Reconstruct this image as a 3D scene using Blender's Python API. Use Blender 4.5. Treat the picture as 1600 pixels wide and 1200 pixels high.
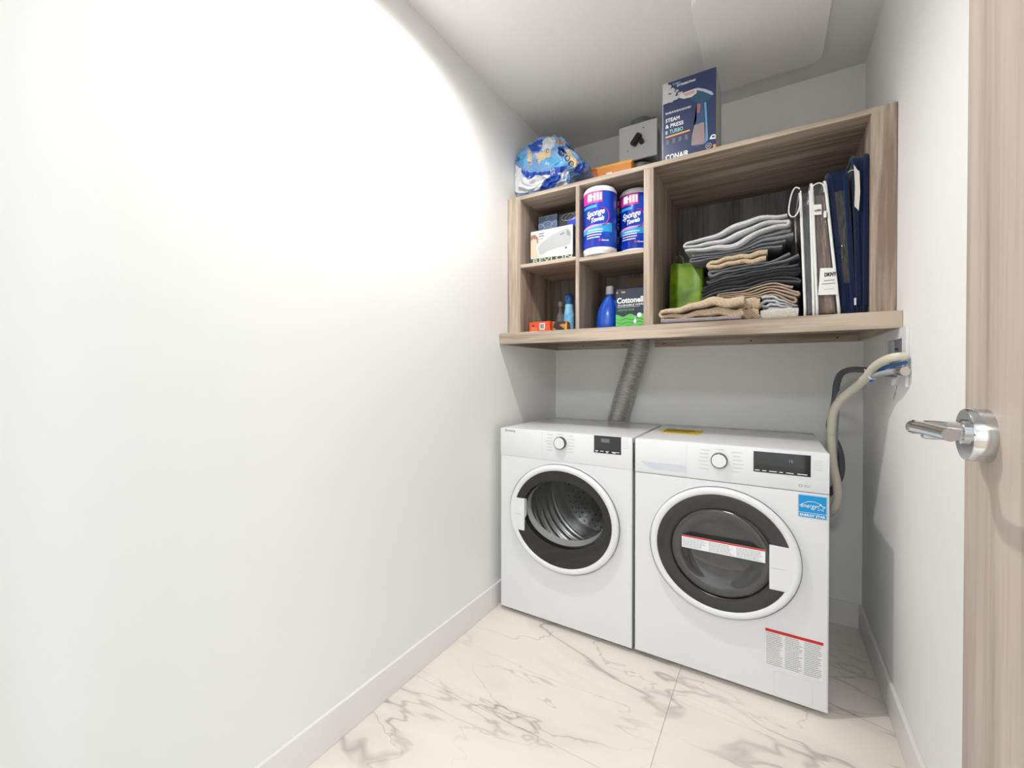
import bpy, bmesh, math, random
from mathutils import Vector, Matrix, noise
random.seed(7)
for o in list(bpy.data.objects): bpy.data.objects.remove(o)
S = bpy.context.scene
COL = S.collection
PI = math.pi
# ------------------------------------------------------------------ camera
CAM_H = 1.1086; YAW = math.radians(31.33); PITCH = math.radians(0.507); FPX = 663.1; SHY = 11.48
cam = bpy.data.cameras.new('camera'); camo = bpy.data.objects.new('camera', cam); COL.objects.link(camo)
camo.location = (0, 0, CAM_H); camo.rotation_euler = (PI/2 - PITCH, 0, YAW)
cam.sensor_width = 36; cam.lens = 36*FPX/1600; cam.shift_y = -SHY/1600; cam.clip_start = .02
S.camera = camo
# ------------------------------------------------------------------ view, world, lights
S.view_settings.view_transform = 'Standard'; S.view_settings.look = 'None'
S.view_settings.gamma = 1; S.view_settings.use_curve_mapping = False
S.view_settings.exposure = 0.10
W = bpy.data.worlds.new('world'); S.world = W; W.use_nodes = True
bg = W.node_tree.nodes['Background']; bg.inputs[0].default_value = (.80, .90, 1, 1); bg.inputs[1].default_value = 1.0
def area_light(name, loc, rot, sx, sy, energy, col):
    l = bpy.data.lights.new(name, 'AREA'); l.shape = 'RECTANGLE'; l.size = sx; l.size_y = sy; l.energy = energy; l.color = col
    o = bpy.data.objects.new(name, l); COL.objects.link(o); o.location = loc; o.rotation_euler = rot
    return o
# daylight entering by the big window of the hall (window in the hall's right wall)
area_light('hall_window_daylight', (2.52, -1.45, 1.35), (0, PI/2, 0), 2.0, 1.7, 68, (.74, .89, 1))
# added fill light below the hall ceiling, no fixture behind it
area_light('hall_fill_light', (.1, -1.25, 2.42), (0, 0, 0), .6, .6, 40, (.95, .97, 1))

# ------------------------------------------------------------------ dimensions
XL, XR, D, H = -1.117, .343, 2.35, 2.438
YF = -.12                      # inner face of front wall (behind the camera)
YC, ZT = 1.793, 1.970          # cabinet front plane, cabinet top
YB, ZB, ZB2 = 1.715, 1.2456, 1.2988   # bottom board front, underside, top
def ray(u, v):
    r = (u-800)/FPX; z = (600-SHY-v)/FPX
    F = math.cos(PITCH)+z*math.sin(PITCH); Z = -math.sin(PITCH)+z*math.cos(PITCH)
    return (r*math.cos(YAW)-F*math.sin(YAW), r*math.sin(YAW)+F*math.cos(YAW), Z)
def pY(u, v, Y):               # point on the plane y = Y seen at photo pixel (u, v)
    d = ray(u, v); k = Y/d[1]; return Vector((d[0]*k, Y, CAM_H+d[2]*k))
def pX(u, v, X):
    d = ray(u, v); k = X/d[0]; return Vector((X, d[1]*k, CAM_H+d[2]*k))
def pZ(u, v, Z):
    d = ray(u, v); k = (Z-CAM_H)/d[2]; return Vector((d[0]*k, d[1]*k, Z))

# ------------------------------------------------------------------ materials
MATS = {}
def lin(c):
    return tuple((x/255/12.92 if x/255 <= .04045 else ((x/255+.055)/1.055)**2.4) for x in c)+(1,)
def mat(name, rgb, rough=.5, metal=0, spec=.5, bump=0, bscale=200, coat=0, emis=0, vary=0, vscale=8, sheen=0):
    if name in MATS: return MATS[name]
    m = bpy.data.materials.new(name); m.use_nodes = True; nt = m.node_tree; b = nt.nodes['Principled BSDF']
    c = lin(rgb); b.inputs['Base Color'].default_value = c
    b.inputs['Roughness'].default_value = rough; b.inputs['Metallic'].default_value = metal
    b.inputs['Specular IOR Level'].default_value = spec; b.inputs['Coat Weight'].default_value = coat
    b.inputs['Sheen Weight'].default_value = sheen
    if emis: b.inputs['Emission Color'].default_value = c; b.inputs['Emission Strength'].default_value = emis
    tc = nt.nodes.new('ShaderNodeTexCoord')
    if vary:
        n = nt.nodes.new('ShaderNodeTexNoise'); n.inputs['Scale'].default_value = vscale; n.inputs['Detail'].default_value = 4
        nt.links.new(tc.outputs['Object'], n.inputs['Vector'])
        mx = nt.nodes.new('ShaderNodeMix'); mx.data_type = 'RGBA'
        mx.inputs['A'].default_value = tuple(x*(1-vary) for x in c[:3])+(1,); mx.inputs['B'].default_value = tuple(min(1, x*(1+vary)) for x in c[:3])+(1,)
        nt.links.new(n.outputs['Fac'], mx.inputs['Factor']); nt.links.new(mx.outputs['Result'], b.inputs['Base Color'])
    if bump:
        n = nt.nodes.new('ShaderNodeTexNoise'); n.inputs['Scale'].default_value = bscale; n.inputs['Detail'].default_value = 3
        nt.links.new(tc.outputs['Object'], n.inputs['Vector'])
        bp = nt.nodes.new('ShaderNodeBump'); bp.inputs['Strength'].default_value = bump; bp.inputs['Distance'].default_value = .002
        nt.links.new(n.outputs['Fac'], bp.inputs['Height']); nt.links.new(bp.outputs['Normal'], b.inputs['Normal'])
    MATS[name] = m; return m
def wood(name, axis, dark=(138, 121, 107), light=(192, 177, 160), rough=.5, sc=1.0):
    m = bpy.data.materials.new(name); m.use_nodes = True; nt = m.node_tree; b = nt.nodes['Principled BSDF']
    b.inputs['Roughness'].default_value = rough; b.inputs['Specular IOR Level'].default_value = .35
    tc = nt.nodes.new('ShaderNodeTexCoord'); mp = nt.nodes.new('ShaderNodeMapping')
    s = [60*sc, 60*sc, 60*sc]; s[axis] = 2.2*sc; mp.inputs['Scale'].default_value = s
    nt.links.new(tc.outputs['Object'], mp.inputs['Vector'])
    n = nt.nodes.new('ShaderNodeTexNoise'); n.inputs['Scale'].default_value = 1; n.inputs['Detail'].default_value = 5; n.inputs['Roughness'].default_value = .62; n.inputs['Distortion'].default_value = .35
    nt.links.new(mp.outputs['Vector'], n.inputs['Vector'])
    mp2 = nt.nodes.new('ShaderNodeMapping'); s2 = [11*sc]*3; s2[axis] = .9*sc; mp2.inputs['Scale'].default_value = s2
    nt.links.new(tc.outputs['Object'], mp2.inputs['Vector'])
    n2 = nt.nodes.new('ShaderNodeTexNoise'); n2.inputs['Scale'].default_value = 1; n2.inputs['Detail'].default_value = 3; n2.inputs['Distortion'].default_value = .8
    nt.links.new(mp2.outputs['Vector'], n2.inputs['Vector'])
    ad = nt.nodes.new('ShaderNodeMath'); ad.operation = 'MULTIPLY_ADD'; ad.inputs[1].default_value = .55
    ad2 = nt.nodes.new('ShaderNodeMath'); ad2.operation = 'MULTIPLY'; ad2.inputs[1].default_value = .45
    nt.links.new(n2.outputs['Fac'], ad2.inputs[0]); nt.links.new(n.outputs['Fac'], ad.inputs[0]); nt.links.new(ad2.outputs[0], ad.inputs[2])
    cr = nt.nodes.new('ShaderNodeValToRGB'); e = cr.color_ramp.elements
    e[0].position = .41; e[0].color = lin(dark); e[1].position = .58; e[1].color = lin(light)
    nt.links.new(ad.outputs[0], cr.inputs['Fac']); nt.links.new(cr.outputs['Color'], b.inputs['Base Color'])
    bp = nt.nodes.new('ShaderNodeBump'); bp.inputs['Strength'].default_value = .12; bp.inputs['Distance'].default_value = .001
    nt.links.new(ad.outputs[0], bp.inputs['Height']); nt.links.new(bp.outputs['Normal'], b.inputs['Normal'])
    return m
def clear(name, tint=(1, 1, 1), gloss=1.0, rough=.03, opac=0.0, ior=1.45, wrinkle=0):
    m = bpy.data.materials.new(name); m.use_nodes = True; nt = m.node_tree; nt.nodes.clear()
    out = nt.nodes.new('ShaderNodeOutputMaterial'); t = nt.nodes.new('ShaderNodeBsdfTransparent'); g = nt.nodes.new('ShaderNodeBsdfGlossy')
    t.inputs[0].default_value = tint+(1,); g.inputs['Roughness'].default_value = rough
    fr = nt.nodes.new('ShaderNodeFresnel'); fr.inputs['IOR'].default_value = ior
    base = t
    if opac:
        d = nt.nodes.new('ShaderNodeBsdfDiffuse'); d.inputs[0].default_value = (.8, .8, .8, 1)
        mx0 = nt.nodes.new('ShaderNodeMixShader'); mx0.inputs[0].default_value = opac
        nt.links.new(t.outputs[0], mx0.inputs[1]); nt.links.new(d.outputs[0], mx0.inputs[2]); base = mx0
    mx = nt.nodes.new('ShaderNodeMixShader')
    nt.links.new(fr.outputs[0], mx.inputs[0]); nt.links.new(base.outputs[0], mx.inputs[1]); nt.links.new(g.outputs[0], mx.inputs[2])
    if wrinkle:
        tc = nt.nodes.new('ShaderNodeTexCoord'); n = nt.nodes.new('ShaderNodeTexNoise'); n.inputs['Scale'].default_value = 16; n.inputs['Detail'].default_value = 2; n.inputs['Distortion'].default_value = 1.5
        mp = nt.nodes.new('ShaderNodeMapping'); mp.inputs['Scale'].default_value = (2.5, 1, .6); nt.links.new(tc.outputs['Object'], mp.inputs['Vector']); nt.links.new(mp.outputs['Vector'], n.inputs['Vector'])
        bp = nt.nodes.new('ShaderNodeBump'); bp.inputs['Strength'].default_value = 1; bp.inputs['Distance'].default_value = wrinkle
        nt.links.new(n.outputs['Fac'], bp.inputs['Height']); nt.links.new(bp.outputs['Normal'], g.inputs['Normal']); nt.links.new(bp.outputs['Normal'], fr.inputs['Normal'])
    nt.links.new(mx.outputs[0], out.inputs[0]); return m
def marble():
    m = bpy.data.materials.new('marble_tile'); m.use_nodes = True; nt = m.node_tree; b = nt.nodes['Principled BSDF']
    b.inputs['Roughness'].default_value = .28; b.inputs['Specular IOR Level'].default_value = .4
    N = nt.nodes.new; L = nt.links.new
    tc = N('ShaderNodeTexCoord')
    def vein(scale, width, rot, stretch, dist, seed):
        mp = N('ShaderNodeMapping'); mp.inputs['Rotation'].default_value = (0, 0, rot); mp.inputs['Scale'].default_value = (1, stretch, 1); mp.inputs['Location'].default_value = (seed, seed*.7, 0)
        L(tc.outputs['Object'], mp.inputs['Vector'])
        n = N('ShaderNodeTexNoise'); n.inputs['Scale'].default_value = scale; n.inputs['Detail'].default_value = 4; n.inputs['Roughness'].default_value = .5; n.inputs['Distortion'].default_value = dist
        L(mp.outputs['Vector'], n.inputs['Vector'])
        s = N('ShaderNodeMath'); s.operation = 'SUBTRACT'; s.inputs[1].default_value = .5; L(n.outputs['Fac'], s.inputs[0])
        a = N('ShaderNodeMath'); a.operation = 'ABSOLUTE'; L(s.outputs[0], a.inputs[0])
        r = N('ShaderNodeMapRange'); r.inputs['From Min'].default_value = 0; r.inputs['From Max'].default_value = width; r.inputs['To Min'].default_value = 1; r.inputs['To Max'].default_value = 0
        L(a.outputs[0], r.inputs['Value']); return r.outputs[0]
    v1 = vein(1.1, .011, math.radians(-24), 2.8, .55, 3.1); v2 = vein(1.9, .008, math.radians(-34), 2.4, .6, 9.4); v3 = vein(1.1, .085, math.radians(-24), 2.8, .55, 3.1)
    mk = N('ShaderNodeTexNoise'); mk.inputs['Scale'].default_value = 1.7; mk.inputs['Detail'].default_value = 2; L(tc.outputs['Object'], mk.inputs['Vector'])
    mr = N('ShaderNodeMapRange'); mr.inputs['From Min'].default_value = .36; mr.inputs['From Max'].default_value = .56; L(mk.outputs['Fac'], mr.inputs['Value'])
    def mul(a, f):
        x = N('ShaderNodeMath'); x.operation = 'MULTIPLY'; L(a, x.inputs[0])
        if isinstance(f, float): x.inputs[1].default_value = f
        else: L(f, x.inputs[1])
        return x.outputs[0]
    def add(a, c):
        x = N('ShaderNodeMath'); x.operation = 'ADD'; x.use_clamp = True; L(a, x.inputs[0]); L(c, x.inputs[1]); return x.outputs[0]
    tot = add(add(mul(mul(v1, mr.outputs[0]), .50), mul(mul(v2, mr.outputs[0]), .36)), mul(mul(v3, mr.outputs[0]), .15))
    mx = N('ShaderNodeMix'); mx.data_type = 'RGBA'; mx.inputs['A'].default_value = lin((240, 232, 223)); mx.inputs['B'].default_value = lin((134, 128, 124))
    L(tot, mx.inputs['Factor']); L(mx.outputs['Result'], b.inputs['Base Color']); return m
def swirl(name, cols, scale=6, rough=.35, detail=2):
    m = bpy.data.materials.new(name); m.use_nodes = True; nt = m.node_tree; b = nt.nodes['Principled BSDF']; b.inputs['Roughness'].default_value = rough
    tc = nt.nodes.new('ShaderNodeTexCoord'); n = nt.nodes.new('ShaderNodeTexNoise'); n.inputs['Scale'].default_value = scale; n.inputs['Detail'].default_value = detail; n.inputs['Distortion'].default_value = 1.0
    nt.links.new(tc.outputs['Object'], n.inputs['Vector']); cr = nt.nodes.new('ShaderNodeValToRGB')
    while len(cr.color_ramp.elements) < len(cols): cr.color_ramp.elements.new(.5)
    for e, (p, c) in zip(cr.color_ramp.elements, cols): e.position = p; e.color = lin(c)
    nt.links.new(n.outputs['Fac'], cr.inputs['Fac']); nt.links.new(cr.outputs['Color'], b.inputs['Base Color']); return m
WALL = mat('wall_paint', (243, 243, 241), .6, bump=.05, bscale=500)
CEIL = mat('ceiling_paint', (240, 240, 238), .8, bump=.05, bscale=500)
TRIM = mat('trim_paint', (238, 236, 233), .35)
WX, WY, WZ = wood('wood_grain_x', 0), wood('wood_grain_y', 1), wood('wood_grain_z', 2)
DOORW = wood('door_wood', 2, (158, 143, 132), (194, 180, 169), .5, .55)
ENAMEL = mat('white_enamel', (231, 232, 234), .22, coat=.2)
PLASTIC = mat('white_plastic', (232, 233, 235), .28)
CHROME = mat('chrome', (205, 207, 210), .12, metal=1)
STEEL = mat('drum_steel', (200, 200, 200), .25, metal=1)
BLACKG = mat('black_gloss', (30, 29, 29), .06, coat=.3)
RUBBER = mat('dark_rubber', (62, 64, 68), .5)
PRINTK = mat('print_black', (35, 35, 38), .6); PRINTG = mat('print_grey', (150, 152, 156), .6); PRINTW = mat('print_white', (240, 242, 245), .5)
PRINTR = mat('print_red', (205, 42, 36), .5)

# ------------------------------------------------------------------ mesh helpers
def new(): return bmesh.new()
def bx(bm, x0, x1, y0, y1, z0, z1, bev=0, seg=2):
    r = bmesh.ops.create_cube(bm, size=1); vs = r['verts']
    for v in vs: v.co = Vector(((x0+x1)/2+v.co.x*(x1-x0), (y0+y1)/2+v.co.y*(y1-y0), (z0+z1)/2+v.co.z*(z1-z0)))
    if bev:
        es = list({e for v in vs for e in v.link_edges})
        bmesh.ops.bevel(bm, geom=es, offset=bev, segments=seg, profile=.5, affect='EDGES')
    return bm
def rings(bm, rs, cap0=False, cap1=False, closed=False):
    loops = [[bm.verts.new(p) for p in r] for r in rs]; n = len(loops[0])
    pairs = list(zip(loops, loops[1:])) + ([(loops[-1], loops[0])] if closed else [])
    for a, b in pairs:
        for i in range(n): bm.faces.new((a[i], a[(i+1) % n], b[(i+1) % n], b[i]))
    if cap0: bm.faces.new(loops[0][::-1])
    if cap1: bm.faces.new(loops[-1])
    return bm
def tube(bm, pts, r, seg=12, caps=True, rf=None):
    pts = [Vector(p) for p in pts]; rs = []; up = None
    for i, p in enumerate(pts):
        t = (pts[min(i+1, len(pts)-1)]-pts[max(i-1, 0)]).normalized()
        if up is None: up = t.orthogonal().normalized()
        up = (up-t*up.dot(t)).normalized(); s = t.cross(up); rr = rf(i) if rf else r
        rs.append([p+(up*math.cos(a)+s*math.sin(a))*rr for a in [2*PI*k/seg for k in range(seg)]])
    return rings(bm, rs, caps, caps)
def spline(pts, n=8):
    P = [Vector(p) for p in pts]; P = [2*P[0]-P[1]]+P+[2*P[-1]-P[-2]]; out = []
    for i in range(1, len(P)-2):
        a, b, c, d = P[i-1:i+3]
        for k in range(n):
            t = k/n; out.append(.5*((2*b)+(c-a)*t+(2*a-5*b+4*c-d)*t*t+(3*b-a-3*c+d)*t**3))
    out.append(P[-2]); return out
def lathe(bm, prof, cx=0, cy=0, seg=32, cap0=True, cap1=True):     # profile (r, z) about the z axis
    return rings(bm, [[(cx+r*math.cos(2*PI*k/seg), cy+r*math.sin(2*PI*k/seg), z) for k in range(seg)] for r, z in prof], cap0, cap1)
def ell(cx, cz, rx, rz, y, seg=72): return [(cx+rx*math.sin(2*PI*k/seg), y, cz+rz*math.cos(2*PI*k/seg)) for k in range(seg)]
def prism(bm, poly, y0, y1):       # polygon in x, z extruded along y
    return rings(bm, [[(x, y0, z) for x, z in poly], [(x, y1, z) for x, z in poly]], True, True)
def obj(name, bm, m, parent=None, smooth=False, ang=40):
    bmesh.ops.recalc_face_normals(bm, faces=bm.faces[:])
    me = bpy.data.meshes.new(name); bm.to_mesh(me); bm.free()
    for x in (m if isinstance(m, list) else [m]): me.materials.append(x)
    if smooth:
        me.polygons.foreach_set('use_smooth', [True]*len(me.polygons)); me.set_sharp_from_angle(angle=math.radians(ang))
    o = bpy.data.objects.new(name, me); COL.objects.link(o)
    if parent: o.parent = parent
    return o
def tag(o, label, cat, group=None):
    o['label'] = label; o['category'] = cat
    if group: o['group'] = group
    return o
def thing(name, label, cat, loc=(0, 0, 0), rz=0, group=None):
    o = bpy.data.objects.new(name, None); o.empty_display_size = .05; COL.objects.link(o); o.location = loc; o.rotation_euler = (0, 0, rz)
    return tag(o, label, cat, group)
def struct(name, bm, m, parent=None, label=None):
    o = obj(name, bm, m, parent)
    if not parent: o['kind'] = 'structure'
    if label: o['label'] = label
    return o
_tc = {}
def text_geo(s, size, bold=0, shear=0, align='LEFT', space=1.0):
    key = (s, size, bold, shear, align, space)
    if key not in _tc:
        c = bpy.data.curves.new('t', 'FONT'); c.body = s; c.size = size; c.offset = bold; c.shear = shear; c.align_x = align; c.space_character = space; c.resolution_u = 3
        o = bpy.data.objects.new('t', c); COL.objects.link(o)
        dg = bpy.context.evaluated_depsgraph_get(); me = bpy.data.meshes.new_from_object(o.evaluated_get(dg))
        _tc[key] = ([tuple(v.co[:2]) for v in me.vertices], [tuple(p.vertices) for p in me.polygons])
        bpy.data.objects.remove(o); bpy.data.curves.remove(c); bpy.data.meshes.remove(me)
    return _tc[key]
def put(bm, geo, f):               # map 2-D geometry into space with f(x, y)
    vs = [bm.verts.new(f(x, y)) for x, y in geo[0]]
    for p in geo[1]:
        try: bm.faces.new([vs[i] for i in p])
        except ValueError: pass
def front(y, x0=0, z0=0, slope=0):          # mapping onto a front plane at depth y
    return lambda a, b: (x0+a, y, z0+b+slope*a)
def text(parent, s, x, z, size, m, y=-.0006, bold=0, shear=0, align='LEFT', name='lettering', f=None, space=1.0, width=None):
    g = text_geo(s, size, bold, shear, align, space)
    if width:
        w = max(v[0] for v in g[0])-min(v[0] for v in g[0]); k = width/w
        g = ([(a*k, b) for a, b in g[0]], g[1])
    bm = new(); put(bm, g, f or front(y, x, z)); return obj(name, bm, m, parent)
def poly(parent, pts, m, y=-.0004, name='print', f=None):
    bm = new(); put(bm, (pts, [tuple(range(len(pts)))]), f or front(y))
    bmesh.ops.triangulate(bm, faces=bm.faces[:]); return obj(name, bm, m, parent)
def rect(x0, x1, z0, z1): return [(x0, z0), (x1, z0), (x1, z1), (x0, z1)]
def disc(cx, cz, rx, rz=None, n=24): return [(cx+rx*math.cos(2*PI*k/n), cz+(rz or rx)*math.sin(2*PI*k/n)) for k in range(n)]
def lines(parent, x0, x1, z0, z1, n, m, y=-.0007, fill=.45, name='fine_print', rag=.25, f=None):
    bm = new(); h = (z0-z1)/n if z0 > z1 else (z1-z0)/n
    F = f or front(y)
    for i in range(n):
        zc = min(z0, z1)+h*(i+.5); xe = x1-(x1-x0)*rag*random.random(); x = x0
        while x < xe:                              # broken into word-like dashes
            w = (x1-x0)*random.uniform(.04, .13); put(bm, (rect(x, min(x+w, xe), zc-h*fill/2, zc+h*fill/2), [(0, 1, 2, 3)]), F); x += w+(x1-x0)*.02
    o = obj(name, bm, m, parent); o['kind'] = 'stuff'; return o
def carton(name, label, w, d, h, loc, rz, m, cat='box', group=None, bev=.0015):    # local origin: front-left-bottom corner
    o = obj(name, bx(new(), 0, w, 0, d, 0, h, bev, 1), m); o.location = loc; o.rotation_euler = (0, 0, rz)
    return tag(o, label, cat, group)

# ================================================================== ROOM SHELL
HX0, HX1, HY = -1.6, 2.6, -2.6         # hall behind the doorway
DX0, DX1, DH = -.64, .245, 2.10        # doorway
struct('wall_left', bx(new(), XL-.1, XL, YF, D+.1, 0, H), WALL)
struct('wall_back', bx(new(), XL, XR, D, D+.1, 0, H), WALL)
struct('wall_right', bx(new(), XR, XR+.1, YF, D+.1, 0, H), WALL)
bm = new(); bx(bm, HX0, DX0, YF-.12, YF, 0, H); bx(bm, DX1, HX1, YF-.12, YF, 0, H); bx(bm, DX0, DX1, YF-.12, YF, DH, H)
struct('wall_front', bm, WALL)
struct('ceiling', bx(new(), HX0, HX1, HY, D+.1, H, H+.1), CEIL)
GROUT = mat('grout', (214, 206, 197), .8)
fl = struct('floor', bx(new(), XL-.1, XR+.1, YF-.12, D+.1, -.05, -.0025), GROUT)
MARBLE = marble(); g = .0008
tiles = []
for x0, x1, seams in [(XL-.05, -.283, (1.138,)), (-.283, XR+.05, (.307, 1.507))]:
    ys = [YF-.1]+list(seams)+[D+.05]
    for y0, y1 in zip(ys, ys[1:]):
        t = obj('tile', bx(new(), x0+g, x1-g, y0+g, y1-g, -.01, 0, .0008, 1), MARBLE, fl)
struct('hall_floor', bx(new(), HX0, HX1, HY, YF-.12, -.05, 0), mat('hall_floor_wood', (186, 170, 152), .4))
struct('hall_wall_left', bx(new(), HX0-.1, HX0, HY, YF-.12, 0, H), WALL)
struct('hall_wall_rear', bx(new(), HX0, HX1, HY-.1, HY, 0, H), WALL)
bm = new(); bx(bm, HX1, HX1+.1, HY, -2.35, 0, H); bx(bm, HX1, HX1+.1, -.55, YF-.12, 0, H); bx(bm, HX1, HX1+.1, -2.35, -.55, 0, .3); bx(bm, HX1, HX1+.1, -2.35, -.55, 2.38, H)
struct('hall_wall_right', bm, WALL)
# skirting
BT, BH = .0115, .107
bm = new()
for args in ((XL, XL+BT, YF, D, 0, BH),): bx(bm, *args, .0015, 1)
struct('baseboard_left', bm, TRIM)
struct('baseboard_right', bx(new(), XR-BT, XR, .05, D, 0, BH, .0015, 1), TRIM)
struct('baseboard_back', bx(new(), XL+BT, XR-BT, D-BT, D, 0, BH, .0015, 1), TRIM)
# door casing round the doorway behind the camera
bm = new(); bx(bm, DX0-.07, DX0, YF, YF+.012, 0, DH+.07); bx(bm, DX0-.07, DX1+.07, YF, YF+.012, DH, DH+.07)
struct('trim_1', bm, TRIM)
# door leaf, standing open along the right wall
dy1 = .719; dy0 = YF+.01
dr = bpy.data.objects.new('door_1', None); COL.objects.link(dr); dr['kind'] = 'structure'; dr['label'] = 'grey-brown wood grain door standing open with a chrome lever'
obj('door_leaf', bx(new(), .200, .241, dy0, dy1, .008, 2.09, .0015, 1), DOORW, dr)
hz = 1.041; hy = .656
def xlathe(bm, prof, y, z, seg=36):    # lathe about an axis parallel to x, profile (r, x)
    return rings(bm, [[(x, y+r*math.cos(2*PI*k/seg), z+r*math.sin(2*PI*k/seg)) for k in range(seg)] for r, x in prof], True, True)
hd = obj('door_handle', xlathe(new(), [(.0285, .200), (.0285, .1835), (.0275, .182)], hy, hz), CHROME, dr, True); hd['label'] = 'polished chrome lever handle'
obj('neck', xlathe(new(), [(.0135, .182), (.0135, .179), (.0105, .178), (.0105, .150), (.009, .148)], hy, hz+.003), CHROME, hd, True)
lp = spline([(.158, hy, hz+.004), (.144, hy-.003, hz+.0055), (.138, hy-.014, hz+.007), (.1385, hy-.05, hz+.009), (.1405, hy-.118, hz+.011)], 6)
obj('lever', tube(new(), lp, .008, 14, rf=lambda i: .0080 if i < 10 else .0062), CHROME, hd, True, 60)
# ceiling access panel
c0, c1, cy1, cy0, rr = -.250, .181, 2.218, 1.62, .035
def rrect(x0, x1, y0, y1, r, n=6):
    out = []
    for cx, cy, a0 in ((x1-r, y1-r, 0), (x0+r, y1-r, PI/2), (x0+r, y0+r, PI), (x1-r, y0+r, 1.5*PI)):
        out += [(cx+r*math.cos(a0+PI/2*k/n), cy+r*math.sin(a0+PI/2*k/n)) for k in range(n+1)]
    return out
rp = rrect(c0, c1, cy0, cy1, rr); rq = rrect(c0+.003, c1-.003, cy0+.003, cy1-.003, rr)
o = obj('access_panel', rings(new(), [[(x, y, H) for x, y in rp], [(x, y, H-.012) for x, y in rp], [(x, y, H-.014) for x, y in rq]], False, True), mat('panel_paint', (248, 247, 243), .6))
tag(o, 'flush white access panel with rounded corners in the ceiling', 'access panel')
# recessed ceiling lamp (just above the frame)
LX, LY = -.73, 1.04
pl = thing('ceiling_downlight', 'round white recessed downlight in the ceiling', 'ceiling light', (LX, LY, H))
obj('trim_ring', lathe(new(), [(.050, 0), (.058, 0), (.058, -.004), (.047, -.006), (.047, -.001)], seg=40, cap0=False, cap1=False), TRIM, pl, True)
obj('diffuser', lathe(new(), [(.047, -.0015), (.047, -.003)], seg=40), mat('lamp_diffuser', (255, 244, 228), .5, emis=12), pl)
sl = bpy.data.lights.new('downlight_beam', 'SPOT'); sl.energy = 54; sl.color = (1, .985, .955); sl.spot_size = math.radians(168); sl.spot_blend = .82; sl.shadow_soft_size = .022
so = bpy.data.objects.new('downlight_beam', sl); COL.objects.link(so); so.parent = pl; so.location = (0, 0, -.03)

# ================================================================== WALL CABINET
cab = thing('wall_cabinet', 'open wall shelf unit in grey-brown wood grain spanning wall to wall', 'cabinet', ((XL+XR)/2, D, ZB))
def cpart(name, boxes, m, bev=.0008):
    bm = new()
    for b in boxes: bx(bm, b[0]-(XL+XR)/2, b[1]-(XL+XR)/2, b[2]-D, b[3]-D, b[4]-ZB, b[5]-ZB, bev, 1)
    return obj(name, bm, m, cab)
G0, G1 = -.655, -.528             # slot for the vent duct
e = .0008
cpart('side_panel', [(XL+e, -1.043, YC, D-e, ZB2, ZT)], WZ)
cpart('side_panel', [(.277, XR-e, YC, D-e, ZB2, ZT)], WZ)
cpart('top_board', [(-1.043, .277, YC, 2.2, ZT-.019, ZT-.0005), (-1.043, G0, 2.2, D-e, ZT-.019, ZT-.0005), (G1, .277, 2.2, D-e, ZT-.019, ZT-.0005)], WX, 0)
cpart('bottom_board', [(XL+e, XR-e, YB+.02, 2.2, ZB2-.018, ZB2), (XL+e, G0, 2.2, D-e, ZB2-.018, ZB2), (G1, XR-e, 2.2, D-e, ZB2-.018, ZB2)], WX, 0)
cpart('front_apron', [(XL+e, XR-e, YB, YB+.02, ZB, ZB2)], WX)
cpart('divider', [(-.755, -.737, YC, 2.17, ZB2, ZT-.019)], WZ)
cpart('divider', [(-.452, -.412, YC, D-.012, ZB2, ZT-.019)], WZ)
cpart('shelf', [(-1.043, -.755, YC, 2.17, 1.619, 1.636)], WX)
cpart('shelf', [(-.737, -.452, YC, 2.17, 1.610, 1.627)], WX)
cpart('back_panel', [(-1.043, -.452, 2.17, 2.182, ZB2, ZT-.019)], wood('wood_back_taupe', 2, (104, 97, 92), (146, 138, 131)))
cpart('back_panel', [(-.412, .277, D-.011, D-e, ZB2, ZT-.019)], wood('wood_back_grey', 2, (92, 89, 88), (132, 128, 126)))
cpart('cleat', [(XL+.02, G0, D-.02, D-e, ZB, ZB2-.018)], WX)
c2 = cpart('cleat', [(G1, XR-.02, D-.02, D-e, ZB, ZB2-.018)], WX)
cpart('cleat', [(XL+e, XL+.02, YB+.02, D-e, ZB, ZB2-.018)], WY)
cpart('cleat', [(XR-.02, XR-e, YB+.02, D-e, ZB, ZB2-.018)], WY)
for x in (-.93, -.70, -.48, -.08, .25):
    bm = new(); rings(bm, [[(x-(XL+XR)/2+.004*math.cos(2*PI*k/10), -.0205, ZB2-.036-ZB+.004*math.sin(2*PI*k/10)) for k in range(10)]], True)
    obj('screw', bm, mat('screw_dark', (60, 52, 46), .5), cab)

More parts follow.
